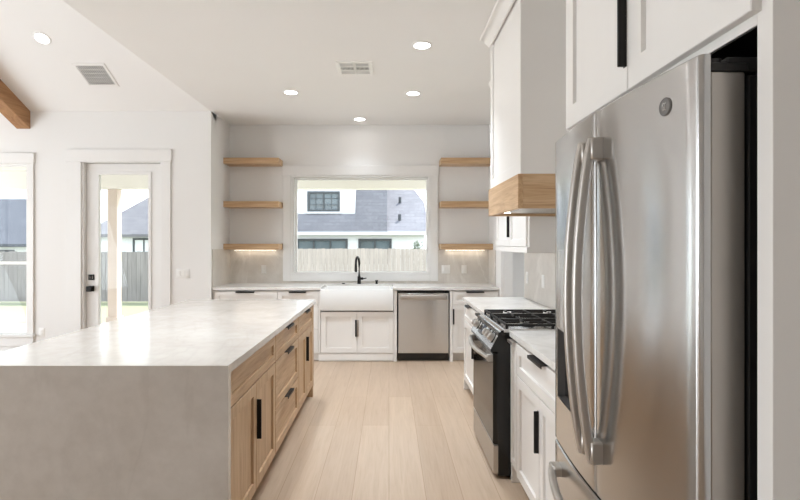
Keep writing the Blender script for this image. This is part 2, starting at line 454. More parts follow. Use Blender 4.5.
# left window, two sashes
f = face_map('-Y', YR)
w2 = window('window_2', 'tall single hung window cut by the left picture edge', f, WL, None, 0.18)
bm = B()
box(bm, WL[1], -4.346, YR-0.022, YR, 0.34, 2.43, 0.003); box(bm, WL[0]-0.1, WL[0], YR-0.022, YR, 0.34, 2.43, 0.003)
box(bm, WL[0]-0.11, -4.338, YR-0.026, YR, 2.43, 2.565, 0.003)
box(bm, WL[0]-0.12, -4.33, YR-0.05, YR, 0.315, 0.345, 0.004); box(bm, WL[0]-0.1, -4.346, YR-0.02, YR, 0.20, 0.315, 0.003)
struct('casing', bm, M['trim'], parent=w2)
bm = B()
rings(bm, f, WL[0], WL[1], WL[2], WL[3], [(0.0, 0.0), (0.0, -0.16), (0.004, -0.16), (0.004, 0.0)], False, False)
fm = face_map('-Y', YR+0.05)
frame(bm, fm, WL[0], WL[1], 1.19, WL[3], 0.035, -0.07, -0.03); frame(bm, fm, WL[0], WL[1], WL[2], 1.235, 0.035, -0.03, 0.0)
struct('sash', bm, M['trim'], parent=w2)
bm = B(); box(bm, WL[0]+0.02, WL[1]-0.02, YR+0.098, YR+0.102, 1.2, WL[3]-0.02); box(bm, WL[0]+0.02, WL[1]-0.02, YR+0.063, YR+0.067, WL[2]+0.02, 1.22); struct('glass_pane', bm, M['glass'], parent=w2)

# patio door
d1 = bpy.data.objects.new('door_1', None); COL.objects.link(d1); d1.location = ((DR[0]+DR[1])/2, YR, 0)
d1['kind'] = 'structure'; d1['label'] = 'white patio door with one tall glass lite'; d1['category'] = 'door'
bm = B()
box(bm, -3.946, DR[0]-0.0, YR-0.02, YR, 0, 2.455, 0.003); box(bm, DR[1], -2.672, YR-0.02, YR, 0, 2.455, 0.003); box(bm, -3.955, -2.663, YR-0.024, YR, 2.455, 2.61, 0.003)
struct('casing', bm, M['trim'], parent=d1)
bm = B()
box(bm, DR[0], DR[0]+0.022, YR-0.0, YR+0.17, 0, DR[3]); box(bm, DR[1]-0.022, DR[1], YR, YR+0.17, 0, DR[3]); box(bm, DR[0]+0.022, DR[1]-0.022, YR, YR+0.17, DR[3]-0.022, DR[3])
struct('jamb', bm, M['trim'], parent=d1)
SX0, SX1, SY = -3.738, -2.806, YR+0.055
fd = face_map('-Y', SY)
GX0, GX1, GZ0, GZ1 = -3.585, -2.965, 0.28, 2.31
bm = B(); wall_holes(bm, 'y', SY, SY+0.045, SX0, SX1, 0.012, 2.44, [(GX0, GX1, GZ0, GZ1)])
struct('slab', bm, M['trim'], parent=d1)
bm = B(); frame(bm, fd, GX0-0.03, GX1+0.03, GZ0-0.03, GZ1+0.03, 0.036, -0.002, 0.012); struct('glass_frame', bm, M['trim'], parent=d1)
bm = B(); box(bm, GX0, GX1, SY+0.018, SY+0.026, GZ0, GZ1); struct('glass_pane', bm, M['glass'], parent=d1)
bm = B(); lx = -3.675
rings(bm, fd, lx-0.034, lx+0.034, 0.865, 0.933, [(0, 0), (0, 0.008), (0.003, 0.011)])
cyl(bm, (lx, SY-0.008, 0.899), (lx, SY-0.045, 0.899), 0.012)
box(bm, lx-0.034, lx+0.034, SY-0.07, SY-0.042, 0.866, 0.932, 0.006)
struct('knob', bm, M['black'], parent=d1)
bm = B(); frame(bm, fd, lx-0.034, lx+0.034, 1.005, 1.073, 0.014, 0, 0.014); box(bm, lx-0.008, lx+0.008, SY-0.03, SY-0.0, 1.012, 1.066, 0.003)
lk = struct('deadbolt', bm, M['black'], parent=d1)
bm = B(); box(bm, lx-0.022, lx+0.022, SY-0.010, SY-0.004, 1.02, 1.058); struct('deadbolt_plate', bm, M['steel_hi'], parent=lk)

# living room windows out of frame (left wall; rear one added for its light)
n = 3
for (a, b, c, d) in WS:
    t = bpy.data.objects.new('window_%d' % n, None); COL.objects.link(t); t.location = (XL, (a+b)/2, c); t['kind'] = 'structure'; t['label'] = 'tall living room window of the left wall, %s' % ('rear one added for its light' if a < 0 else 'middle one' if a < 3 else 'nearest the patio'); t['category'] = 'window'
    fx = face_map('+X', XL)
    bm = B(); frame(bm, fx, a-0.1, b+0.1, c-0.1, d+0.1, 0.1, 0, 0.02); frame(bm, fx, a, b, c, d, 0.05, -0.12, -0.06); box(bm, XL-0.12, XL-0.06, (a+b)/2-0.035, (a+b)/2+0.035, c, d); struct('frame', bm, M['trim'], parent=t); n += 1

# ------------------------------------------------------------------ ceiling beam, lights, vents
bm = B()
zc = lambda y: H+SL*(YR-y)
prism(bm, [(YR, zc(YR)), (YT+0.02, zc(YT+0.02)), (YT+0.02, zc(YT+0.02)-0.235), (YR, zc(YR)-0.215)], (-4.56, -4.395), lambda u, v, w: (w, u, v))
o = rebase(obj('ceiling_beam', bm, M['beam']), (-4.48, YR, 2.86)); tag(o, 'brown timber beam running up the vaulted ceiling', 'beam', kind='thing')

LG = 'recessed downlights in the ceiling'
def downlight(label, x, y, z, rot=0.0):
    t = thing('recessed_light', label, 'ceiling light', (x, y, z), LG)
    r = 0.083
    bm = B(); lathe(bm, (x, y, z), (0, 0, -1), [(0, r), (0.003, r+0.001), (0.007, r-0.006), (0.007, 0.066)]); obj('trim_ring', bm, M['trim'], t)
    bm = B(); cyl(bm, (x, y, z-0.0068), (x, y, z-0.0078), 0.065); obj('lens', bm, M['lens'], t)
    d = bpy.data.lights.new('lamp', 'SPOT'); d.energy = DOWNLIGHT; d.spot_size = math.radians(105); d.spot_blend = 1.0; d.shadow_soft_size = 0.06; d.color = (0.82, 0.91, 1.0)
    o = bpy.data.objects.new('lamp', d); COL.objects.link(o); o.parent = t; o.location = (0, 0, -0.07)
    t.rotation_euler = (rot, 0, 0)
    return t
dl = downlight('recessed ceiling light nearest the viewer over the aisle', 0.27, 4.29, H)
def dcopy(label, x, y, z, rot=0.0):
    c = copy_tree(dl); c.location = (x, y, z); c['label'] = label; c.rotation_euler = (rot, 0, 0); return c
dcopy('recessed ceiling light above the left end of the island', -1.05, 5.62, H)
dcopy('recessed ceiling light second along the aisle, left of the hood', 0.26, 5.66, H)
sl = dcopy('recessed ceiling light above the sink, closest to window wall', -0.38, 6.83, H)
for c in sl.children:
    if c.type == 'LIGHT': c.data = c.data.copy(); c.data.energy = DOWNLIGHT*0.12
dcopy('recessed light in the sloping vaulted ceiling', -3.57, 5.404, 3.569, -math.atan(SL))
for x, y in ((-0.40, 3.28), (-1.05, 3.28)):  # extra unseen downlights added to brighten the kitchen
    dcopy('added recessed ceiling light outside the view, near the camera', x, y, H)
for x, y in ((-5.6, 5.404), (-3.57, 3.4), (-5.6, 3.4)):  # unseen vault downlights, also added for their light
    dcopy('added recessed light higher up the vaulted ceiling, out of view', x, y, H+SL*(YR-y), -math.atan(SL))

dcopy('added recessed ceiling light inside the pantry, out of view', 2.3, 6.0, 2.6)  # unseen lamp added to brighten the view through the doorway

VG = 'ceiling air vents'
def vent(label, cx, cy, z, sx, sy, banks, along_x, rot=0.0):
    t = thing('ceiling_vent', label, 'vent', (cx, cy, z), VG)
    bm = B(); rings(bm, lambda u, v, d: (u, v, z-d), cx-sx/2, cx+sx/2, cy-sy/2, cy+sy/2, [(0, 0), (0.0, 0.004), (0.006, 0.009), (0.032, 0.009), (0.034, 0.002)], True, True); obj('frame', bm, M['plate'], t)
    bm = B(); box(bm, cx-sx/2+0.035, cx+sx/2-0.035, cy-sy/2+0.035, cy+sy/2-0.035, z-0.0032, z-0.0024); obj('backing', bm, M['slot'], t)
    bm = B()
    ix, iy = sx/2-0.034, sy/2-0.034
    if along_x:
        box(bm, cx-0.012, cx+0.012, cy-iy, cy+iy, z-0.009, z-0.0034)
        box(bm, cx-ix, cx+ix, cy-iy*0.42, cy-iy*0.28, z-0.009, z-0.0034); box(bm, cx-ix, cx+ix, cy+iy*0.28, cy+iy*0.42, z-0.009, z-0.0034)
        k = 22
        for i in range(k):
            x = cx-ix+2*ix*(i+0.5)/k
            if abs(x-cx) > 0.014: box(bm, x-0.0022, x+0.0022, cy-iy*0.30, cy+iy*0.30, z-0.009, z-0.0034)
        for s in (-1, 1):
            for i in range(4):
                y = cy+s*iy*(0.48+0.14*i); box(bm, cx-ix, cx+ix, y-0.0025, y+0.0025, z-0.009, z-0.0034)
    else:
        k = 13
        for i in range(k):
            x = cx-ix+2*ix*(i+0.5)/k; box(bm, x-0.0035, x+0.0035, cy-iy, cy+iy, z-0.009, z-0.0034)
        for i in range(1, 5):
            y = cy-iy+2*iy*i/5; box(bm, cx-ix, cx+ix, y-0.003, y+0.003, z-0.0075, z-0.0036)
    obj('louvre', bm, M['plate'], t)
    t.rotation_euler = (rot, 0, 0)
vent('square white vent in the flat ceiling', -0.315, 4.85, H, 0.33, 0.36, 2, True)
vent('white vent with grey louvres in sloping ceiling', -3.28, 5.878, 3.342, 0.36, 0.36, 1, False, -math.atan(SL))

# ------------------------------------------------------------------ pulls
def vpull(bm, f, u, z0, z1, d0, side=1):
    """edge pull: thin plate on the front plus a lip standing out at u"""
    for a in (0,):
        p = sorted((u, u+side*0.018)); q = sorted((u, u+side*0.009))
        P = [f(p[0], z0, d0), f(p[1], z1, d0+0.003)]; Q = [f(q[0], z0, d0), f(q[1], z1, d0+0.024)]
        box(bm, P[0][0], P[1][0], P[0][1], P[1][1], P[0][2], P[1][2], 0.0008); box(bm, Q[0][0], Q[1][0], Q[0][1], Q[1][1], Q[0][2], Q[1][2], 0.0015)
def hpull(bm, f, u0, u1, z, d0):
    """tab pull hooked over the top edge of a drawer front"""
    P = [f(u0, z, d0-0.018), f(u1, z+0.003, d0+0.024)]; Q = [f(u0, z-0.014, d0+0.020), f(u1, z+0.003, d0+0.024)]
    for R in (P, Q): box(bm, R[0][0], R[1][0], R[0][1], R[1][1], R[0][2], R[1][2], 0.0008)

# ------------------------------------------------------------------ back run base cabinets (faces at Y=6.48)
YF = 6.485
fb = face_map('-Y', YF)
DT = 0.02
def carcass(bm, f, u0, u1, depth, z1=0.872, toe=True, toe_d=0.07, kick=0.10):
    a = f(u0, kick, 0); b = f(u1, z1, -depth); box(bm, a[0], b[0], a[1], b[1], a[2], b[2])
    a = f(u0, 0, -toe_d); b = f(u1, kick, -depth); box(bm, a[0], b[0], a[1], b[1], a[2], b[2])
def foot(bm, f, u0, u1):
    """small tapered furniture foot at a cabinet corner"""
    pts = [(u0, 0.0), (u1, 0.0), (u1+0.004, 0.02), (u1-0.006, 0.045), (u1, 0.10), (u0, 0.10), (u0+0.006, 0.045), (u0-0.004, 0.02)]
    prism(bm, pts, (-0.055, DT-0.002), lambda u, z, d: f(u, z, d))

DPB = YB-0.012-YF-0.005
# corner + first drawer unit
t = thing('base_cabinet', 'white base cabinet in the far left corner under shelves', 'cabinet', (-1.78, YF, 0), 'white base cabinets under the window')
bm = B(); carcass(bm, fb, XR+0.015, -1.371, DPB); obj('body', bm, M['cab'], t)
bm = B(); box(bm, XR+0.014, -2.15, YF-0.012, YF, 0.10, 0.872); obj('filler', bm, M['cab'], t)
bm = B(); shaker(bm, fb, -2.145, -1.374, 0.70, 0.862); dr = obj('drawer', bm, M['cab'], t)
bm = B(); hpull(bm, fb, -1.885, -1.655, 0.8625, DT); obj('handle', bm, M['black'], dr)
for a, b, s in ((-2.145, -1.762, -1), (-1.757, -1.374, 1)):
    bm = B(); shaker(bm, fb, a, b, 0.11, 0.695); dd = obj('door', bm, M['cab'], t)
    if s < 0: bm = B(); vpull(bm, fb, b-0.001, 0.44, 0.65, DT, -1); obj('handle', bm, M['black'], dd)
# second unit
t = thing('base_cabinet', 'narrow white drawer cabinet left of the sink', 'cabinet', (-1.115, YF, 0), 'white base cabinets under the window')
bm = B(); carcass(bm, fb, -1.369, -0.872, DPB); obj('body', bm, M['cab'], t)
for (z0, z1) in ((0.70, 0.862), (0.405, 0.695), (0.11, 0.40)):
    bm = B(); shaker(bm, fb, -1.367, -0.874, z0, z1); dr = obj('drawer', bm, M['cab'], t)
    bm = B(); hpull(bm, fb, -1.23, -1.02, z1+0.0005, DT); obj('handle', bm, M['black'], dr)
# sink base
t = thing('sink_cabinet', 'white two-door cabinet below the apron sink', 'cabinet', (-0.395, YF, 0))
SX = (-0.870, 0.096)
bm = B(); carcass(bm, fb, SX[0], SX[1], DPB, 0.60, toe_d=0.005); box(bm, SX[0], -0.845, YF, YF+0.5, 0.6, 0.872); box(bm, 0.057, SX[1], YF, YF+0.5, 0.6, 0.872); obj('body', bm, M['cab'], t)
for a, b in ((SX[0], -0.846), (0.058, SX[1])):
    bm = B(); box(bm, a, b, YF-DT, YF, 0.10, 0.872, 0.001); obj('stile', bm, M['cab'], t)
bm = B(); shaker(bm, fb, -0.838, -0.398, 0.11, 0.615); dd = obj('door', bm, M['cab'], t)
bm = B(); vpull(bm, fb, -0.399, 0.31, 0.515, DT, -1); obj('handle', bm, M['black'], dd)
bm = B(); shaker(bm, fb, -0.392, 0.052, 0.11, 0.615); dd = obj('door', bm, M['cab'], t)
bm = B(); vpull(bm, fb, -0.391, 0.31, 0.515, DT, 1); obj('handle', bm, M['steel_hi'], dd, 'lighter satin handle')
bm = B(); box(bm, SX[0], 0.05, YF-0.012, YF-0.001, 0.015, 0.10, 0.002); obj('toe_board', bm, M['cab'], t)
bm = B(); foot(bm, fb, 0.056, 0.092); obj('foot', bm, M['cab'], t)
# right of the dishwasher
t = thing('base_cabinet', 'white base cabinet right of the dishwasher', 'cabinet', (1.05, YF, 0), 'white base cabinets under the window')
bm = B(); carcass(bm, fb, 0.750, XW-0.015, DPB); obj('body', bm, M['cab'], t)
bm = B(); box(bm, 0.750, 0.782, YF-DT, YF, 0.10, 0.872, 0.001); obj('stile', bm, M['cab'], t)
bm = B(); shaker(bm, fb, 0.786, XW-0.02, 0.70, 0.862); dr = obj('drawer', bm, M['cab'], t)
bm = B(); hpull(bm, fb, 0.95, 1.17, 0.8625, DT); obj('handle', bm, M['black'], dr)
bm = B(); shaker(bm, fb, 0.786, XW-0.02, 0.11, 0.695); dd = obj('door', bm, M['cab'], t)
bm = B(); vpull(bm, fb, 0.787, 0.46, 0.65, DT, 1); obj('handle', bm, M['black'], dd)
bm = B(); foot(bm, fb, 0.752, 0.788); obj('foot', bm, M['cab'], t)

# dishwasher
t = thing('dishwasher', 'stainless steel dishwasher between white cabinets', 'dishwasher', (0.423, YF, 0))
bm = B(); box(bm, 0.104, 0.744, YF+0.02, YB-0.08, 0.10, 0.868); box(bm, 0.104, 0.744, YF+0.07, YF+0.1, 0, 0.10); obj('body', bm, M['enamel'], t)
bm = B(); rings(bm, face_map('-Y', YF+0.02), 0.114, 0.735, 0.105, 0.845, [(0, 0), (0, 0.034), (0.004, 0.038)]); dd = obj('door', bm, M['steel_dw'], t)
bm = B(); rings(bm, face_map('-Y', YF-0.018), 0.135, 0.715, 0.765, 0.822, [(0, 0), (0.0, 0.012), (0.010, 0.018)])
obj('handle', bm, M['steel_hi'], dd, 'polished handle band')
bm = B(); box(bm, 0.108, 0.740, YF-0.005, YF+0.02, 0.850, 0.866); obj('control_strip', bm, M['enamel'], t)
bm = B(); box(bm, 0.108, 0.740, YF+0.05, YF+0.069, 0.004, 0.10); obj('kick_plate', bm, M['enamel'], t)

# back worktop with sink cut-out
YC = 6.452
bm = B(); TH = 0.034
box(bm, XR+0.0135, -0.842, YC, YB-0.013, CT-TH, CT, 0.002); box(bm, 0.052, XW-0.0135, YC, YB-0.013, CT-TH, CT, 0.002); box(bm, -0.842, 0.052, 6.937, YB-0.013, CT-TH, CT)
o = rebase(obj('countertop', bm, M['quartz']), (-0.4, YC, CT-TH)); tag(o, 'white stone worktop along the window wall around the sink', 'countertop')

# farmhouse sink
t = thing('farmhouse_sink', 'white fireclay apron-front sink below the window', 'sink', (-0.395, 6.45, 0.63))
bm = B()
x0, x1, y0, y1, z0, z1 = -0.840, 0.050, 6.425, 6.935, 0.633, 0.897
w = 0.028
pts = [(x0, y0), (x1, y0), (x1, y1), (x0, y1)]
def loop(ins, z): return [bm.verts.new((a, b, z)) for a, b in ((x0+ins, y0+ins), (x1-ins, y0+ins), (x1-ins, y1-ins), (x0+ins, y1-ins))]
ls = [loop(0.006, z0), loop(0, z0+0.008), loop(0, z1-0.008), loop(0.006, z1), loop(w-0.006, z1), loop(w, z1-0.008), loop(w+0.006, z0+0.05), loop(w+0.03, z0+0.03)]
bm.faces.new(ls[0][::-1]); bm.faces.new(ls[-1])
for a, b in zip(ls, ls[1:]):
    for j in range(4): bm.faces.new((a[j], a[(j+1) % 4], b[(j+1) % 4], b[j]))
obj('basin', bm, M['fireclay'], t)
bm = B(); lathe(bm, (-0.395, 6.70, z0+0.030), (0, 0, 1), [(0, 0.045), (0.004, 0.045), (0.004, 0.03), (0.002, 0.028)]); obj('drain', bm, M['chrome'], t)

# faucet
t = thing('faucet', 'matte black pull-down faucet behind the sink', 'faucet', (-0.40, 7.04, CT))
fx, fy = -0.400, 7.04
bm = B(); lathe(bm, (fx, fy, CT), (0, 0, 1), [(0, 0.027), (0.005, 0.027), (0.008, 0.024), (0.10, 0.022), (0.105, 0.016)])
pts = [(fx, fy, CT+0.10), (fx, fy, 1.19)]
dx, dy = -0.20, -0.98
for i in range(1, 13):
    a = PI*i/12; r = 0.085
    pts.append((fx+dx*(r-r*math.cos(a)), fy+dy*(r-r*math.cos(a)), 1.19+r*math.sin(a)))
tube(bm, pts, 0.0155, n=16); obj('spout', bm, M['black'], t)
ex, ey = fx+dx*0.17, fy+dy*0.17
bm = B(); lathe(bm, (ex, ey, 1.192), (0, 0, -1), [(0, 0.014), (0.01, 0.0165), (0.07, 0.0175), (0.105, 0.0175), (0.109, 0.013)]); obj('spray_head', bm, M['black'], t)
bm = B(); cyl(bm, (fx+0.018, fy, CT+0.072), (fx+0.055, fy, CT+0.072), 0.017); cyl(bm, (fx+0.055, fy, CT+0.072), (fx+0.098, fy, CT+0.078), 0.0085, 0.007)
obj('lever', bm, M['black'], t)
t = thing('soap_dispenser', 'short black soap dispenser right of the faucet', 'dispenser', (-0.165, 7.04, CT))
bm = B(); lathe(bm, (-0.165, 7.04, CT), (0, 0, 1), [(0, 0.02), (0.004, 0.02), (0.006, 0.016), (0.03, 0.015), (0.032, 0.019), (0.05, 0.019), (0.052, 0.016)]); obj('base', bm, M['black'], t)
bm = B(); tube(bm, [(-0.165, 7.035, CT+0.043), (-0.165, 7.00, CT+0.045), (-0.165, 6.97, CT+0.040)], 0.008); obj('nozzle', bm, M['black'], t)
bm = B(); lathe(bm, (-0.61, 7.04, CT), (0, 0, 1), [(0, 0.022), (0.006, 0.022), (0.008, 0.018), (0.012, 0.017)])
o = rebase(obj('air_switch', bm, M['black']), (-0.61, 7.04, CT)); tag(o, 'tiny black air switch button left of the faucet', 'button')

# ------------------------------------------------------------------ floating shelves
SG = 'oak floating shelves beside the window'
def shelf(label, x0, x1, z):
    bm = B(); box(bm, x0, x1, 6.908, YB, z, z+0.078, 0.0015)
    o = rebase(obj('floating_shelf', bm, M['oak_x']), ((x0+x1)/2, YB, z)); return tag(o, label, 'shelf', SG)
for s, z in (('top', 2.509), ('middle', 1.936), ('bottom', 1.375)):
    shelf('%s oak floating shelf left of the window' % s, XR, -1.452, z)
for s, z in (('top', 2.509), ('middle', 1.936), ('bottom', 1.375)):
    shelf('%s oak floating shelf right of the window' % s, 0.685, XW, z)
for lab, x0, x1 in (('thin warm light strip under the left bottom shelf', -2.10, -1.53), ('thin warm light strip under the right bottom shelf', 0.76, 1.30)):
    t = thing('light_strip', lab, 'light', ((x0+x1)/2, 7.12, 1.375), 'strip lights under the bottom shelves')
    bm = B(); box(bm, x0, x1, 7.105, 7.135, 1.367, 1.375); obj('channel', bm, M['plate'], t)
    bm = B(); box(bm, x0+0.005, x1-0.005, 7.11, 7.13, 1.3655, 1.367); obj('diffuser', bm, M['led'], t)

# ------------------------------------------------------------------ outlets and switches
def plate(name, label, cat, f, u, z, gangs, kind, group=None):
    w = 0.070+0.046*(gangs-1); h = 0.114
    t = thing(name, label, cat, f(u, z, 0), group)
    bm = B(); rings(bm, f, u-w/2, u+w/2, z-h/2, z+h/2, [(0, 0), (0, 0.004), (0.004, 0.0065)]); obj('cover_plate', bm, M['plate'], t)
    for g in range(gangs):
        c = u+(g-(gangs-1)/2)*0.046
        if kind == 'switch':
            bm = B(); rings(bm, f, c-0.0165, c+0.0165, z-0.033, z+0.033, [(0, 0.0066), (0.0005, 0.009), (0.003, 0.011)]); obj('rocker', bm, M['plate'], t)
        else:
            for q in (-0.019, 0.019):
                bm = B(); rings(bm, f, c-0.0165, c+0.0165, z+q-0.015, z+q+0.015, [(0, 0.0066), (0.0005, 0.0085), (0.002, 0.009)]); obj('socket', bm, M['plate'], t)
fs = face_map('-Y', YB-0.0122)
plate('outlet', 'white outlet on the backsplash below the left shelves', 'outlet', fs, -1.71, 1.105, 1, 'outlet')
plate('light_switch', 'double white switch plate on backsplash right of the window', 'switch', fs, 0.775, 1.105, 2, 'switch')
plate('outlet', 'white outlet on the backsplash below the right shelves', 'outlet', fs, 1.025, 1.105, 1, 'outlet')
fw_ = face_map('-Y', YR-0.0002)
plate('light_switch', 'triple white switch plate on wall right of the patio door', 'switch', fw_, -2.522, 1.09, 3, 'switch')
plate('outlet', 'white outlet low on the wall between window and door', 'outlet', fw_, -4.255, 0.365, 1, 'outlet')
fr_ = face_map('-X', XW-0.0122)
plate('outlet', 'white outlet on the side backsplash nearest the refrigerator', 'outlet', fr_, 4.62, 1.12, 1, 'outlet')
plate('light_switch', 'white switch on the side backsplash beside the doorway', 'switch', fr_, 5.15, 1.12, 1, 'switch')

# ------------------------------------------------------------------ island
IX, IXL = -0.707, -1.925
IY0, IY1 = 2.31, 5.05
bm = B()
th = 0.036
# waterfall: top slab plus the mitred end leg, one L profile
prism(bm, [(IY0, 0), (IY0+th, 0), (IY0+th, CT-th), (IY1, CT-th), (IY1, CT), (IY0, CT)], (IXL, IX), lambda u, v, w: (w, u, v))
bmesh.ops.bevel(bm, geom=bm.edges[:], offset=0.002, segments=1, affect='EDGES')
o = rebase(obj('island_countertop', bm, M['stone']), ((IX+IXL)/2, IY0, 0)); tag(o, 'grey veined stone island top with waterfall end', 'countertop')
FXI = -0.742
fi = face_map('+X', FXI)
IG = 'oak cabinets of the island'
def icab(label, u0, u1):
    t = thing('island_cabinet', label, 'cabinet', (FXI-0.3, (u0+u1)/2, 0), IG)
    bm = B(); carcass(bm, fi, u0, u1, 0.85, CT-th-0.002, toe_d=0.075); obj('body', bm, M['oak_v'], t)
    return t
ZT = 0.868
t = icab('oak island cabinet with wide drawer, next to the waterfall end', IY0+th+0.001, 3.3435)
bm = B(); shaker(bm, fi, 2.368, 3.339, 0.702, ZT, rail=0.055); dr = obj('drawer', bm, M['oak_h'], t)
bm = B(); shaker(bm, fi, 2.368, 2.862, 0.11, 0.696); obj('door', bm, M['oak_v'], t)
bm = B(); shaker(bm, fi, 2.868, 3.339, 0.11, 0.696); dd = obj('door', bm, M['oak_v'], t)
bm = B(); vpull(bm, fi, 2.869, 0.385, 0.60, DT, 1); obj('handle', bm, M['black'], dd)
t = icab('oak island cabinet with a stack of three drawers', 3.3445, 4.1755)
for z0, z1 in ((0.702, ZT), (0.392, 0.696), (0.11, 0.386)):
    bm = B(); shaker(bm, fi, 3.349, 4.171, z0, z1, rail=0.055); dr = obj('drawer', bm, M['oak_h'], t)
    bm = B(); hpull(bm, fi, 3.65, 3.87, z1+0.0005, DT); obj('handle', bm, M['black'], dr)
t = icab('oak island cabinet at the far end, drawer over two doors', 4.1765, 4.972)
bm = B(); shaker(bm, fi, 4.181, 4.968, 0.702, ZT, rail=0.055); dr = obj('drawer', bm, M['oak_h'], t)
bm = B(); hpull(bm, fi, 4.47, 4.68, ZT+0.0005, DT); obj('handle', bm, M['black'], dr)
bm = B(); shaker(bm, fi, 4.181, 4.572, 0.11, 0.696); obj('door', bm, M['oak_v'], t)
bm = B(); shaker(bm, fi, 4.578, 4.968, 0.11, 0.696); dd = obj('door', bm, M['oak_v'], t)
bm = B(); vpull(bm, fi, 4.579, 0.43, 0.64, DT, 1); obj('handle', bm, M['black'], dd)
t = thing('end_panel', 'oak panel with foot closing the far island end', 'panel', (-1.2, 5.0, 0))
bm = B(); box(bm, -1.592, FXI+DT, 4.974, 5.03, 0.10, CT-th-0.002, 0.001); obj('panel', bm, M['oak_v'], t)
bm = B(); foot(bm, fi, 4.976, 5.028); obj('foot', bm, M['oak_v'], t)
bm = B(); foot(bm, lambda u, z, d: (-1.592+d+0.055, u, z), 4.976, 5.028); obj('foot', bm, M['oak_v'], t)

# ------------------------------------------------------------------ right run: base cabinets
FXR = 0.767
fr = face_map('-X', FXR)
DPR = XW-0.013-FXR-0.003
RY0, RY1 = 3.235, 4.0
RG = 'white base cabinets along the range wall'
t = thing('pull_out_cabinet', 'narrow white pull-out cabinet at the near side of the range', 'cabinet', (1.05, 3.15, 0), RG)
bm = B(); carcass(bm, fr, 3.0755, RY0-0.004, DPR); obj('body', bm, M['cab'], t)
bm = B(); shaker(bm, fr, 3.080, RY0-0.008, 0.11, 0.866, rail=0.045); dd = obj('front', bm, M['cab'], t)
bm = B(); hpull(bm, fr, 3.10, 3.21, 0.8665, DT); obj('handle', bm, M['steel_hi'], dd, 'grey tab handle')
bm = B(); foot(bm, fr, RY0-0.045, RY0-0.008); obj('foot', bm, M['cab'], t)
t = thing('base_cabinet', 'white base cabinet between the range pull-out and refrigerator', 'cabinet', (1.05, 2.6, 0), RG)
bm = B(); carcass(bm, fr, 2.152, 3.0745, DPR); obj('body', bm, M['cab'], t)
bm = B(); shaker(bm, fr, 2.157, 3.070, 0.686, 0.866); dr = obj('drawer', bm, M['cab'], t)
bm = B(); hpull(bm, fr, 2.50, 2.75, 0.8665, DT); obj('handle', bm, M['black'], dr)
bm = B(); shaker(bm, fr, 2.616, 3.070, 0.09, 0.680); dd = obj('door', bm, M['cab'], t)
bm = B(); vpull(bm, fr, 2.617, 0.405, 0.615, DT, 1); obj('handle', bm, M['black'], dd)
bm = B(); shaker(bm, fr, 2.157, 2.610, 0.09, 0.680); obj('door', bm, M['cab'], t)
t = thing('filler_cabinet', 'slim white filler cabinet beside the refrigerator', 'cabinet', (1.05, 2.07, 0), RG)
bm = B(); carcass(bm, fr, 2.003, 2.151, DPR); obj('body', bm, M['cab'], t)
bm = B(); box(bm, FXR-DT, FXR, 2.006, 2.149, 0.11, 0.866, 0.001); obj('front', bm, M['cab'], t)
# beyond the range
t = thing('base_cabinet', 'white base cabinet on the far side of the range', 'cabinet', (1.05, 4.6, 0), RG)
bm = B(); carcass(bm, fr, RY1+0.004, 5.27, DPR); obj('body', bm, M['cab'], t)
bm = B(); shaker(bm, fr, RY1+0.008, 4.60, 0.700, 0.866); dr = obj('drawer', bm, M['cab'], t)
bm = B(); hpull(bm, fr, 4.19, 4.42, 0.8665, DT); obj('handle', bm, M['black'], dr)
bm = B(); shaker(bm, fr, 4.605, 5.23, 0.700, 0.866); dr = obj('drawer', bm, M['cab'], t)
bm = B(); hpull(bm, fr, 4.80, 5.03, 0.8665, DT); obj('handle', bm, M['black'], dr)
bm = B(); shaker(bm, fr, RY1+0.008, 4.60, 0.11, 0.694); obj('door', bm, M['cab'], t)
bm = B(); shaker(bm, fr, 4.605, 5.23, 0.11, 0.694); dd = obj('door', bm, M['cab'], t)
bm = B(); vpull(bm, fr, 4.606, 0.44, 0.65, DT, 1); obj('handle', bm, M['black'], dd)
bm = B(); foot(bm, fr, 5.235, 5.268); obj('foot', bm, M['cab'], t)

CXR = 0.742
bm = B(); box(bm, CXR, XW-0.0135, 2.001, RY0-0.002, CT-TH, CT, 0.002)
o = rebase(obj('countertop', bm, M['quartz']), (1.05, 2.6, CT-TH)); tag(o, 'white stone worktop between range and refrigerator', 'countertop', 'white worktops beside the range')
bm = B(); box(bm, CXR, XW-0.0135, RY1+0.002, 5.295, CT-TH, CT, 0.002)
o = rebase(obj('countertop', bm, M['quartz']), (1.05, 4.65, CT-TH)); tag(o, 'white stone worktop on the far side of the range', 'countertop', 'white worktops beside the range')

# ------------------------------------------------------------------ gas range
t = thing('gas_range', 'stainless slide-in gas range with black oven glass', 'range', (1.0, (RY0+RY1)/2, 0))
RX = 0.645
bm = B(); box(bm, RX+0.028, XW-0.03, RY0+0.003, RY1-0.003, 0.02, 0.905)
for y in (RY0+0.05, RY1-0.05):
    for x in (RX+0.10, XW-0.1): cyl(bm, (x, y, 0), (x, y, 0.03), 0.018)
obj('body', bm, M['enamel'], t)
f = face_map('-X', RX+0.028)
bm = B(); rings(bm, f, RY0+0.002, RY1-0.002, 0.035, 0.205, [(0, 0), (0, 0.026), (0.003, 0.029)]); obj('drawer', bm, M['steel_hi'], t, 'stainless drawer front')
bm = B(); rings(bm, f, RY0+0.002, RY1-0.002, 0.214, 0.775, [(0, 0), (0, 0.024), (0.003, 0.028)]); dd = obj('oven_door', bm, M['enamel'], t)
bm = B(); rings(bm, face_map('-X', RX), RY0+0.006, RY1-0.006, 0.218, 0.770, [(0, 0), (0, 0.001), (0.002, 0.003)]); obj('oven_glass', bm, M['blackglass'], dd, 'black glass')
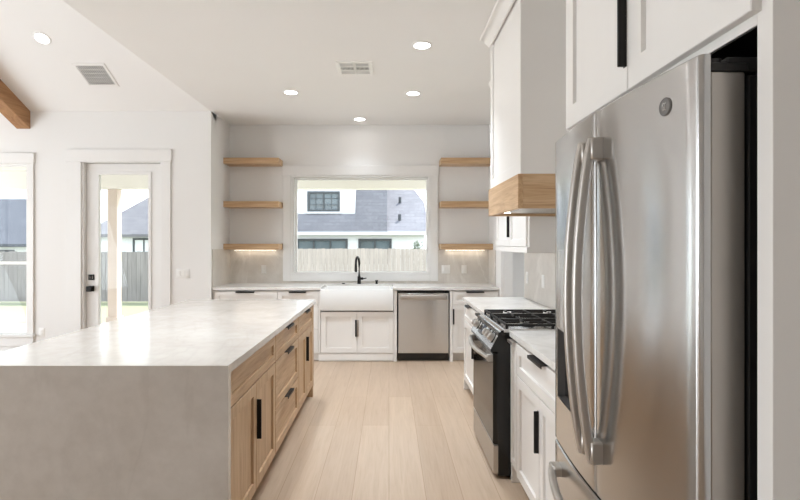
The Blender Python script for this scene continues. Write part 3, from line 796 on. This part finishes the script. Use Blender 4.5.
# bowed handle
bm = B(); pts = []
for i in range(21):
    s = i/20; y = RY0+0.02+(RY1-RY0-0.04)*s; pts.append((RX-0.028-0.034*math.sin(PI*s), y, 0.745))
tube(bm, pts, 0.016, 0.011, power=3.2)
for y in (RY0+0.028, RY1-0.028): box(bm, RX-0.036, RX+0.002, y-0.02, y+0.02, 0.722, 0.766, 0.004)
obj('handle', bm, M['steel_hi'], dd)
# slanted control panel
bm = B(); prism(bm, [(RX-0.018, 0.800), (RX+0.045, 0.912), (RX+0.062, 0.918), (RX+0.062, 0.80)], (RY0+0.006, RY1-0.006), lambda u, v, w: (u, w, v)); cp = obj('control_panel', bm, M['steel_dw'], t)
for a in (RY0+0.001, RY1-0.0055):
    bm = B(); prism(bm, [(RX-0.019, 0.799), (RX+0.044, 0.913), (RX+0.062, 0.919), (RX+0.062, 0.799)], (a, a+0.0045), lambda u, v, w: (u, w, v)); obj('end_cap', bm, M['enamel'], cp, 'black end cap')
bm = B(); prism(bm, [(RX-0.018, 0.785), (RX+0.028, 0.785), (RX+0.028, 0.80), (RX-0.018, 0.80)], (RY0+0.004, RY1-0.004), lambda u, v, w: (u, w, v)); obj('panel_lip', bm, M['enamel'], cp)
nd = Vector((-0.112, 0, 0.063)).normalized(); mid = Vector((RX+0.0135, 0, 0.856))
bm = B(); 
c = mid+Vector((0, 3.70, 0)); td = Vector((0.063, 0, 0.112)).normalized()
for sgn in (1,):
    a = [c+td*(0.04*i)+Vector((0, 0.085*j, 0)) for i, j in ((-1, -1), (-1, 1), (1, 1), (1, -1))]
    q = [bm.verts.new(p+nd*0.0005) for p in a]; r = [bm.verts.new(p+nd*0.002) for p in a]
    bm.faces.new(q[::-1]); bm.faces.new(r)
    for j in range(4): bm.faces.new((q[j], q[(j+1) % 4], r[(j+1) % 4], r[j]))
obj('display', bm, M['blackglass'], cp)
for y in (3.94, 3.86, 3.50, 3.41, 3.32):
    bm = B(); lathe(bm, mid+Vector((0, y, 0)), nd, [(0, 0.030), (0.006, 0.030), (0.007, 0.025), (0.022, 0.024), (0.034, 0.021), (0.036, 0.018)])
    k = obj('knob', bm, M['steel_hi'], t)
    bm = B(); lathe(bm, mid+Vector((0, y, 0)), nd, [(0.0005, 0.033), (0.003, 0.033), (0.004, 0.031)]); obj('knob_ring', bm, M['enamel'], k)
# cooktop
bm = B(); rings(bm, lambda u, v, d: (u, v, 0.905+d), RX+0.0625, XW-0.02, RY0+0.001, RY1-0.001, [(0, 0), (0, 0.016), (0.003, 0.019), (0.022, 0.019), (0.028, 0.013)]); ck = obj('cooktop', bm, M['steel_dw'], t)
CX0, CX1 = RX+0.078, XW-0.06
for (x, y, r) in ((0.90, 3.40, 0.042), (1.18, 3.40, 0.034), (0.90, 3.83, 0.048), (1.18, 3.83, 0.034), (1.04, 3.615, 0.05)):
    bm = B(); lathe(bm, (x, y, 0.9175), (0, 0, 1), [(0, r), (0.012, r*0.95), (0.013, r*0.8), (0.02, r*0.78), (0.022, r*0.7)]); obj('burner', bm, M['iron'], t)
for (a, b) in ((RY0+0.015, RY0+0.255), (RY0+0.262, RY0+0.503), (RY0+0.51, RY1-0.015)):
    bm = B(); z = 0.954; w = 0.0075
    for y in (a+w, b-w): box(bm, CX0, CX1, y-w, y+w, z-0.014, z, 0.002)
    for x in (CX0+w, (CX0+CX1)/2, CX1-w): box(bm, x-w, x+w, a, b, z-0.014, z, 0.002)
    m = (a+b)/2
    for xm in ((CX0*3+CX1)/4, (CX0+CX1*3)/4):
        for s in (-1, 1):
            box(bm, xm-w*0.8, xm+w*0.8, min(m+s*0.028, m+s*(b-a)/2), max(m+s*0.028, m+s*(b-a)/2), z-0.012, z+0.001, 0.002)
            box(bm, min(xm+s*0.03, xm+s*(CX1-CX0)/4), max(xm+s*0.03, xm+s*(CX1-CX0)/4), m-w*0.8, m+w*0.8, z-0.012, z+0.001, 0.002)
    for x in (CX0+w, (CX0+CX1)/2, CX1-w):
        for y in (a+w, b-w): box(bm, x-w, x+w, y-w, y+w, 0.918, z-0.012)
    obj('grate', bm, M['iron'], t)

# ------------------------------------------------------------------ range hood
t = thing('range_hood', 'white box range hood with oak band above the range', 'range hood', (1.07, 3.62, 1.665))
HY0, HY1 = 3.155, 4.085
HX = 0.80
bm = B(); box(bm, HX, XW, HY0, HY1, 1.865, H); 
f = face_map('-X', HX)
frame(bm, f, HY0, HY1, 1.872, H-0.0, 0.075, 0, 0.0105)
obj('chimney', bm, M['cab'], t)
bm = B()
f2 = lambda u, z, d: f(u, z, d)
# crown moulding profile swept along the front and both returns
prof = [(0.0, -0.105), (0.012, -0.105), (0.016, -0.085), (0.035, -0.06), (0.05, -0.03), (0.066, -0.022), (0.07, -0.003), (0.0, -0.003)]
def corner(pd, pz): return [(XW, HY0-pd, H+pz), (HX-0.011-pd, HY0-pd, H+pz), (HX-0.011-pd, HY1+pd, H+pz), (XW, HY1+pd, H+pz)]
L = [[bm.verts.new(p) for p in corner(*q)] for q in prof]
for a, b in zip(L, L[1:]+L[:1]):
    for j in range(3): bm.faces.new((a[j], a[j+1], b[j+1], b[j]))
obj('crown_moulding', bm, M['cab'], t)
bm = B()
ox = 0.775
box(bm, ox, ox+0.03, HY0-0.004, HY1+0.004, 1.665, 1.872, 0.0015)
obj('oak_band', bm, M['oak_hood'], t, 'light oak band')
for a in (HY0-0.004, HY1-0.026):
    bm = B(); box(bm, ox+0.0305, XW-0.001, a, a+0.03, 1.665, 1.872, 0.0012); obj('oak_side', bm, M['oak_x'], t, 'light oak side board')
bm = B(); box(bm, ox+0.032, XW-0.001, HY0+0.028, HY1-0.028, 1.685, 1.70); obj('insert', bm, M['steel_hi'], t, 'steel filter insert')
bm = B(); box(bm, ox+0.06, ox+0.09, 3.50, 3.72, 1.679, 1.685, 0.002); obj('control', bm, M['enamel'], t)
for y in (3.32, 3.92):
    bm = B(); cyl(bm, (ox+0.10, y, 1.685), (ox+0.10, y, 1.681), 0.03); obj('lamp', bm, M['hoodlamp'], t)

# ------------------------------------------------------------------ upper cabinet beyond the hood
t = thing('wall_cabinet', 'white upper cabinet beyond the range hood', 'cabinet', (1.2, 4.7, 1.38))
UX = 1.095; UY0, UY1 = 4.095, 5.27
fu = face_map('-X', UX)
bm = B(); box(bm, UX, XW-0.0005, UY0, UY1, 1.38, 2.96); obj('body', bm, M['cab'], t)
bm = B(); box(bm, UX-0.02, UX, UY0, UY1, 1.38, 1.425, 0.001); obj('light_rail', bm, M['cab'], t)
bm = B(); shaker(bm, fu, UY0+0.03, 4.680, 1.43, 2.9); obj('door', bm, M['cab'], t)
bm = B(); shaker(bm, fu, 4.686, UY1-0.004, 1.43, 2.9); dd = obj('door', bm, M['cab'], t)
bm = B(); vpull(bm, fu, 4.687, 1.51, 1.76, DT, 1); obj('handle', bm, M['black'], dd)
bm = B(); prism(bm, [(UX-0.02, 2.96), (UX-0.035, 2.97), (UX-0.085, 3.05), (UX-0.085, H-0.001), (XW, H-0.001), (XW, 2.96)], (UY0, UY1+0.05), lambda u, v, w: (u, w, v)); obj('crown_moulding', bm, M['cab'], t)

# ------------------------------------------------------------------ refrigerator cabinet
t = thing('refrigerator_cabinet', 'tall white cabinet surround over the refrigerator', 'cabinet', (1.0, 1.45, 0))
KX = 0.68
bm = B(); box(bm, KX, XW-0.004, 0.93, 0.97, 0, 2.97, 0.001); obj('side_panel', bm, M['cab'], t)
bm = B(); box(bm, KX, XW-0.004, 1.96, 2.0, 0, 2.97, 0.001); obj('side_panel', bm, M['cab'], t)
bm = B(); box(bm, KX, XW-0.004, 0.97, 1.96, 1.855, 2.97); obj('body', bm, M['cab'], t)
bm = B(); box(bm, XW-0.012, XW-0.005, 0.971, 1.959, 0.0, 1.854); box(bm, KX+0.06, XW-0.013, 0.9705, 0.9725, 0.0, 1.8535); box(bm, KX+0.002, XW-0.013, 0.9726, 1.959, 1.852, 1.8545); obj('gap_shade', bm, M['enamel'], t, 'black sheets standing for shade in the recess')  # black sheets stand for the shade in the gap around the refrigerator
fk = face_map('-X', KX)
bm = B(); shaker(bm, fk, 1.4555, 1.960, 1.876, 2.93, rail=0.075); dd = obj('door', bm, M['cab'], t)
bm = B(); vpull(bm, fk, 1.4565, 1.943, 2.24, DT, 1); obj('handle', bm, M['black'], dd)
bm = B(); shaker(bm, fk, 0.958, 1.4510, 1.876, 2.93, rail=0.075); obj('door', bm, M['cab'], t)
bm = B(); prism(bm, [(KX-0.0, 2.971), (KX-0.03, 2.98), (KX-0.085, 3.05), (KX-0.085, H-0.001), (XW-0.004, H-0.001), (XW-0.004, 2.971)], (0.93, 2.0), lambda u, v, w: (u, w, v)); obj('crown_moulding', bm, M['cab'], t)

# ------------------------------------------------------------------ refrigerator
t = thing('refrigerator', 'large stainless french door refrigerator', 'refrigerator', (0.95, 1.457, 0))
FY0, FY1, FYM = 1.015, 1.899, 1.457
FB = 0.69       # back of the doors
FS = 0.622      # back of the steel skin
ZTOP, ZSEAM, ZBOT = 1.818, 0.752, 0.07
def fxs(y): return 0.600-0.027*(1-((y-FYM)/0.442)**2)
bm = B(); box(bm, FB+0.012, XW-0.04, FY0+0.012, FY1-0.012, 0.03, 1.782, 0.004); box(bm, FB+0.03, FB+0.06, FY0+0.03, FY1-0.03, 0, 0.05)
for y in (FY0+0.06, FY1-0.06): cyl(bm, (XW-0.12, y, 0), (XW-0.12, y, 0.04), 0.025)
obj('body', bm, M['darkplastic'], t, 'dark grey cabinet body')
def fdoor(bm, ya, yb, z0, z1, hole=None):
    er = 0.010
    ys = [ya+er*(1-math.cos(a)) for a in (0, 0.4, 0.8, 1.2, PI/2)]; xs_off = [er*(1-math.sin(a)) for a in (0, 0.4, 0.8, 1.2, PI/2)]
    n = 14; inner = [ya+er+(yb-ya-2*er)*i/n for i in range(1, n)]
    if hole: inner = sorted(set([v for v in inner if min(abs(v-hole[0]), abs(v-hole[1])) > 0.012] + [hole[0], hole[1]]))
    Y = ys + inner + [yb-(y-ya) for y in reversed(ys)]
    O = xs_off + [0]*len(inner) + list(reversed(xs_off))
    Z = [z0, z0+0.004] + ([hole[2], hole[3]] if hole else []) + [z1-0.004, z1]
    G = {}
    for i, y in enumerate(Y):
        for k, z in enumerate(Z):
            e = 0.004 if k in (0, len(Z)-1) else 0
            G[i, k] = bm.verts.new((fxs(y)+O[i]+e, y, z))
    for i in range(len(Y)-1):
        for k in range(len(Z)-1):
            if hole and hole[0]-1e-6 <= Y[i] and Y[i+1] <= hole[1]+1e-6 and abs(Z[k]-hole[2]) < 1e-6: continue
            bm.faces.new((G[i, k], G[i+1, k], G[i+1, k+1], G[i, k+1]))
    # sides, top, bottom, back
    n_ = len(Y)-1; m_ = len(Z)-1
    bA = [bm.verts.new((FS, ya, z)) for z in Z]; bB = [bm.verts.new((FS, yb, z)) for z in Z]
    for k in range(m_):
        bm.faces.new((bA[k], G[0, k], G[0, k+1], bA[k+1])); bm.faces.new((bB[k+1], G[n_, k+1], G[n_, k], bB[k]))
        bm.faces.new((bA[k], bA[k+1], bB[k+1], bB[k]))
    bm.faces.new([bA[m_]]+[G[i, m_] for i in range(n_+1)]+[bB[m_]]); bm.faces.new([bB[0]]+[G[i, 0] for i in range(n_, -1, -1)]+[bA[0]])
# far door with water dispenser
HOLE = (1.60, 1.853, 0.914, 1.154)
bm = B(); fdoor(bm, FYM+0.002, FY1, ZSEAM+0.004, ZTOP, HOLE); dL = obj('door', bm, M['steel'], t)
bm = B()
hx = fxs(1.73)
G1 = [(fxs(HOLE[0]), HOLE[0]), (fxs(HOLE[1]), HOLE[1])]
ring0 = [bm.verts.new(p) for p in ((fxs(HOLE[0])+0.0005, HOLE[0], HOLE[2]), (fxs(HOLE[1])+0.0005, HOLE[1], HOLE[2]), (fxs(HOLE[1])+0.0005, HOLE[1], HOLE[3]), (fxs(HOLE[0])+0.0005, HOLE[0], HOLE[3]))]
ring1 = [bm.verts.new((0.675, v.co.y, v.co.z)) for v in ring0]
for j in range(4): bm.faces.new((ring0[j], ring0[(j+1) % 4], ring1[(j+1) % 4], ring1[j]))
bm.faces.new(ring1)
dp = obj('dispenser_recess', bm, M['recessplastic'], dL, 'dark dispenser recess')
bm = B(); box(bm, 0.635, 0.65, 1.69, 1.76, 0.98, 1.13, 0.004); cyl(bm, (0.64, 1.725, 1.153), (0.64, 1.725, 1.12), 0.02); obj('paddle', bm, M['greyplastic'], dL)
bm = B()
ya, yb = HOLE[0]+0.004, HOLE[1]-0.004; N = 8
for z0, z1 in ((1.160, 1.43),):
    a = [[bm.verts.new((fxs(ya+(yb-ya)*i/N)-(d if 0 < i < N else -0.001), ya+(yb-ya)*i/N, z)) for i in range(N+1)] for z, d in ((z0, -0.001), (z0+0.001, 0.0018), (z1-0.001, 0.0018), (z1, -0.001))]
    for r, s in zip(a, a[1:]):
        for i in range(N): bm.faces.new((r[i], r[i+1], s[i+1], s[i]))
obj('dispenser_panel', bm, M['steel_dw'], dL)
bm = B(); fdoor(bm, FY0, FYM-0.002, ZSEAM+0.004, ZTOP); dR = obj('door', bm, M['steel'], t)
for dd, a, b, c, e in ((dL, FYM+0.003, FY1-0.001, ZSEAM+0.005, ZTOP-0.034), (dR, FY0+0.001, FYM-0.003, ZSEAM+0.005, ZTOP-0.034)):
    bm = B()
    if dd is dL: wall_holes(bm, 'x', FS+0.0005, FB, a, b, c, e, [HOLE])
    else: box(bm, FS+0.0005, FB, a, b, c, e, 0.003)
    obj('door_edge', bm, M['steel_hi'], dd, 'satin door edge')
bm = B(); fdoor(bm, FY0, FY1, ZBOT, ZSEAM-0.004); dF = obj('freezer_drawer', bm, M['steel'], t)
bm = B(); box(bm, FS+0.0005, FB, FY0+0.001, FY1-0.001, ZBOT, ZSEAM-0.005, 0.003); obj('drawer_edge', bm, M['steel_hi'], dF, 'satin drawer edge')
bm = B(); box(bm, 0.635, FB, FY0+0.02, FY1-0.02, 0.012, ZBOT-0.004); obj('kick_grille', bm, M['darkplastic'], t)
bm = B(); box(bm, 0.607, 0.69, FY0+0.004, FY1-0.004, ZSEAM-0.0035, ZSEAM+0.0035); obj('gasket', bm, M['darkplastic'], t)
# handles: long bowed bars with end brackets
def fhandle(y, parent, sgn):
    bm = B(); pts = []
    z0, z1 = 0.858, 1.735
    xs = fxs(y)
    for i in range(25):
        s = i/24; pts.append((xs-0.020-0.042*math.sin(PI*s)**0.8, y, z0+(z1-z0)*s))
    tube(bm, pts, 0.0125, 0.0125, up=(-1, 0, 0), n=16, power=3.5)
    obj('handle', bm, M['steel_hi'], parent)
    for z in (z0+0.028, z1-0.028):
        bm = B(); box(bm, xs-0.030, xs+0.004, y-0.022, y+0.022, z-0.030, z+0.030, 0.004); obj('handle_bracket', bm, M['steel_hi'], parent)
fhandle(FYM+0.042, dL, 1); fhandle(FYM-0.028, dR, -1)
bm = B(); pts = []
for i in range(25):
    s = i/24; y = FY0+0.06+(FY1-FY0-0.12)*s; pts.append((fxs(y)-0.020-0.045*math.sin(PI*s)**0.8, y, 0.672))
tube(bm, pts, 0.0125, 0.010, n=16, power=3.5); obj('handle', bm, M['steel_hi'], dF)
for y in (FY0+0.085, FY1-0.085):
    bm = B(); box(bm, fxs(y)-0.030, fxs(y)+0.004, y-0.03, y+0.03, 0.656, 0.688, 0.004); obj('handle_bracket', bm, M['steel_hi'], dF)
# hinge covers
for y in (FY0+0.005, FY1-0.065):
    bm = B(); box(bm, FS+0.002, 0.70, y, y+0.06, ZTOP-0.033, ZTOP-0.014, 0.003); box(bm, 0.66, 0.80, y+0.005, y+0.07, ZTOP-0.030, ZTOP-0.002, 0.003); cyl(bm, (0.642, y+0.02, ZTOP-0.034), (0.642, y+0.02, ZTOP-0.004), 0.014)
    obj('hinge', bm, M['darkplastic'], t)
# round monogram badge on the near door
by, bz = 1.118, 1.742
bx = fxs(by); nb = Vector((-1, -0.068*2*(FYM-by)/0.442*1.0, 0)).normalized()
bm = B(); lathe(bm, (bx+0.001, by, bz), nb, [(0, 0.0195), (0.003, 0.0195), (0.0045, 0.018), (0.0045, 0.0165), (0.0036, 0.016)]); bd = obj('badge', bm, M['greyplastic'], dR, 'round grey monogram badge')
bm = B()
by_ax = Vector((0, 1, 0)); up = Vector((0, 0, 1))
def bp(u, v): return Vector((bx+0.001, by, bz))+nb*0.004-by_ax*u*0.0125+up*v*0.0125
g = [bp(0.05+0.35*math.cos(a)-0.35, 0.05+0.62*math.sin(a)) for a in [0.5+i*5.2/18 for i in range(19)]]; g += [bp(-0.05, -0.05), bp(-0.3, -0.02)]
e = [bp(0.38+0.28*math.cos(a), 0.30+0.27*math.sin(a)) for a in [0.6+i*4.0/12 for i in range(13)]] + [bp(0.38+0.34*math.cos(a), -0.28+0.32*math.sin(a)) for a in [1.9+i*3.8/12 for i in range(13)]]
for q in (g, e): tube(bm, q, 0.0009, n=6)
obj('monogram', bm, M['chrome'], dR)

# ------------------------------------------------------------------ outdoors
GZ = -0.45
bm = B(); box(bm, -60, 40, 9.95, 70, GZ-0.3, GZ); struct('ground', bm, M['grass'], 'sunlit lawn between patio and fence', 'lawn')
bm = B(); box(bm, -12, 8, YB+0.2, 9.95, GZ-0.3, -0.06); box(bm, -12, XR-0.16, YR+0.2, YB+0.2, GZ-0.3, -0.06); struct('patio', bm, M['concrete'], 'pale concrete patio outside the door', 'patio')
bm = B(); box(bm, -9, 4, YB+0.2, 9.62, 2.76, 2.9); box(bm, -9, XR-0.17, YR+0.2, YB+0.2, 2.76, 2.9); struct('porch_ceiling', bm, M['cream'], 'cream porch ceiling outside the windows', 'ceiling')
bm = B(); box(bm, -9, 4, 9.40, 9.62, 2.44, 2.76, 0.005); struct('porch_beam', bm, M['cream'], 'cream porch beam across the top of the windows', 'beam')
PG = None
for x, lab in ((-4.97, 'square pale porch post seen through the patio door'), (2.6, 'square porch post hidden right of the kitchen window')):
    t = thing('porch_post', lab, 'post', (x, 9.51, -0.06))
    bm = B(); box(bm, x-0.085, x+0.085, 9.425, 9.595, -0.06, 2.44, 0.006); obj('shaft', bm, M['post'], t)
    bm = B(); box(bm, x-0.11, x+0.11, 9.40, 9.62, -0.06, 0.14, 0.006); obj('base_trim', bm, M['post'], t)

def fence(label, x0, x1, y, top, mat):
    t = thing('fence', label, 'fence', ((x0+x1)/2, y, GZ), 'board fences behind the lawn')
    bm = B(); x = x0; w = 0.138
    while x < x1-0.01:
        h = top+random.uniform(-0.012, 0.012); dy = random.uniform(-0.004, 0.004)
        prism(bm, [(x, GZ+0.03), (x+w, GZ+0.03), (x+w, h-0.02), (x+w-0.02, h), (x+0.02, h), (x, h-0.02)], (y+dy, y+0.018+dy), lambda u, v, q: (u, q, v)); x += w+0.005
    obj('boards', bm, mat, t)
    bm = B()
    for z in (GZ+0.3, top-0.3): box(bm, x0, x1, y+0.024, y+0.064, z, z+0.09)
    obj('rail', bm, mat, t)
    x = x0+0.2
    while x < x1:
        bm = B(); box(bm, x-0.045, x+0.045, y+0.064, y+0.154, GZ, top-0.05); obj('post', bm, mat, t); x += 2.44
    return t
fence('pale board fence behind the kitchen window', -5.2, 5.0, 17.0, 1.30, M['fence_pale'])
fence('grey board fence seen through the patio door', -16.5, -5.25, 17.05, 1.205, M['fence_grey'])  # same fence line continued in greyer boards

# house behind the kitchen window
t = thing('house', 'white neighbouring house with grey roof behind the kitchen window', 'house', (-2.5, 26, GZ))
EX1 = 1.78
LW = [(-4.2, -1.92, 0.55, 1.66), (-1.37, 0.09, 0.55, 1.66)]
bm = B(); wall_holes(bm, 'y', 24.0, 24.2, -6.3, EX1-0.15, GZ, 2.02, LW); box(bm, EX1-0.35, EX1-0.15, 24.2, 31, GZ, 2.02); box(bm, -6.3, -6.1, 24.2, 31, GZ, 2.02); obj('wall', bm, M['siding'], t)
bm = B(); wall_holes(bm, 'y', 24.12, 24.3, -6.3, -1.56, 2.5, 6.3, [(-3.72, -2.29, 2.96, 3.84)]); box(bm, -1.75, -1.56, 24.3, 28, 2.6, 6.3); obj('upper_wall', bm, M['siding'], t)
bm = B()
sq = 1.74
# steep lower roof skirt and taller steep section
prism(bm, [(23.62, 1.98), (24.12, 1.98+sq*0.5), (24.12, 1.98+sq*0.5-0.15), (23.62, 1.88)], (-6.4, -1.555), lambda u, v, w: (w, u, v))
prism(bm, [(23.62, 1.98), (26.2, 1.98+sq*2.58), (29, 1.98+sq*2.58), (29, 1.85), (23.62, 1.88)], (-1.555, -0.095), lambda u, v, w: (w, u, v))
obj('roof', bm, M['roof'], t)
bm = B(); sh = 0.56
vsr = [(-0.094, 23.6, 2.0), (EX1, 23.6, 2.0), (EX1, 26.3, 2.0+sh*2.7), (1.2, 28.2, 2.0+sh*4.6), (-0.094, 28.2, 2.0+sh*4.6)]
a = [bm.verts.new(p) for p in vsr]; b = [bm.verts.new((p[0], p[1], p[2]-0.14)) for p in vsr]
bm.faces.new(a); bm.faces.new(b[::-1])
for i in range(5): bm.faces.new((a[i], b[i], b[(i+1) % 5], a[(i+1) % 5]))
ro = obj('roof', bm, M['roof'], t)
for (x, y) in ((0.55, 26.3), (0.50, 24.6)):
    z = 2.0+sh*(y-23.6); bm = B(); cyl(bm, (x, y, z-0.02), (x, y, z+0.28), 0.07, n=14); obj('vent_pipe', bm, M['winframe'], ro)
bm = B(); box(bm, -6.4, EX1, 23.58, 23.62, 1.86, 2.0); obj('fascia', bm, M['siding'], t)
def hwin(u0, u1, z0, z1, y, cols, rows):
    ff = face_map('-Y', y)
    bm = B(); frame(bm, ff, u0-0.03, u1+0.03, z0-0.03, z1+0.03, 0.10, -0.06, 0.03)
    for c in range(1, cols): x = u0+(u1-u0)*c/cols; wd = 0.035; box(bm, x-wd, x+wd, y-0.02, y+0.05, z0, z1)
    w = obj('window', bm, M['winframe'], t)
    bm = B(); box(bm, u0, u1, y+0.03, y+0.04, z0, z1); obj('pane', bm, M['pane'], w)
    bm = B()
    for c in range(cols):
        a = u0+(u1-u0)*c/cols; b = u0+(u1-u0)*(c+1)/cols
        if rows > 1:
            box(bm, (a+b)/2-0.012, (a+b)/2+0.012, y+0.005, y+0.028, z0, z1)
            for r in range(1, rows): z = z0+(z1-z0)*r/rows; box(bm, a, b, y+0.006, y+0.027, z-0.012, z+0.012)
    if rows > 1: obj('muntins', bm, M['winframe'], w)
    else: bm.free()
    bm = B(); box(bm, u0-0.12, u1+0.12, y-0.05, y+0.0, z0-0.11, z0-0.03); obj('sill', bm, M['siding'], w)
hwin(-3.72, -2.29, 2.96, 3.84, 24.10, 2, 3)
hwin(*LW[0], 23.98, 3, 1); hwin(*LW[1], 23.98, 2, 1)

# a low shrub showing over the fence
def shrub(label, cx, cy, r, h, n):
    t = thing('shrub', label, 'shrub', (cx, cy, GZ))
    bm = B(); cyl(bm, (cx, cy, GZ), (cx, cy, GZ+h*0.7), 0.03, 0.015, 8); obj('stem', bm, M['fence_grey'], t)
    bm = B()
    for i in range(n):
        a, zz = random.uniform(0, 2*PI), random.uniform(0.25, 1.0); rr = r*math.sqrt(random.random())*(1.1-0.5*zz)
        c = Vector((cx+rr*math.cos(a), cy+rr*math.sin(a), GZ+h*zz)); d = Vector((random.uniform(-1, 1), random.uniform(-1, 1), random.uniform(0, 1.4))).normalized()
        s = d.orthogonal().normalized()*0.035; l = d*0.13
        bm.faces.new([bm.verts.new(p) for p in (c-l*0.4, c+s, c+l, c-s)])
    o = obj('foliage', bm, M['leaf'], t, smooth=0)
shrub('small green shrub showing above the pale fence', 1.12, 20.5, 0.32, 1.98, 160)

# houses behind the grey fence
def hip_house(label, x0, x1, y0, y1, ez, rz, mat, rid):
    t = thing('house', label, 'house', ((x0+x1)/2, (y0+y1)/2, GZ))
    bm = B(); box(bm, x0, x1, y0, y1, GZ, ez); obj('wall', bm, M['siding'], t)
    bm = B(); o_ = 0.4
    e = [(x0-o_, y0-o_, ez-0.05), (x1+o_, y0-o_, ez-0.05), (x1+o_, y1+o_, ez-0.05), (x0-o_, y1+o_, ez-0.05)]; ym = (y0+y1)/2
    r = [(x0+rid, ym, rz), (x1-rid, ym, rz)]
    e = [bm.verts.new(p) for p in e]; eb = [bm.verts.new((v.co.x, v.co.y, v.co.z-0.16)) for v in e]; r = [bm.verts.new(p) for p in r]
    for q in ((e[0], e[1], r[1], r[0]), (e[2], e[3], r[0], r[1]), (e[1], e[2], r[1]), (e[3], e[0], r[0])): bm.faces.new(q)
    for j in range(4): bm.faces.new((e[j], eb[j], eb[(j+1) % 4], e[(j+1) % 4]))
    bm.faces.new(eb[::-1]); obj('roof', bm, mat, t)
    return t
t = hip_house('pale house with tall hipped roof seen through patio door', -17.0, -8.0, 30, 38, 2.05, 5.6, M['roof_b'], 3.5)
hwin(-14.6, -13.4, 0.8, 1.75, 29.98, 2, 1)
t = hip_house('white house with dark slate roof beyond the left window', -30, -18.6, 28, 36, 1.5, 4.2, M['roof_c'], 1.5)
hwin(-21.5, -20.0, 0.3, 1.1, 27.98, 2, 1)
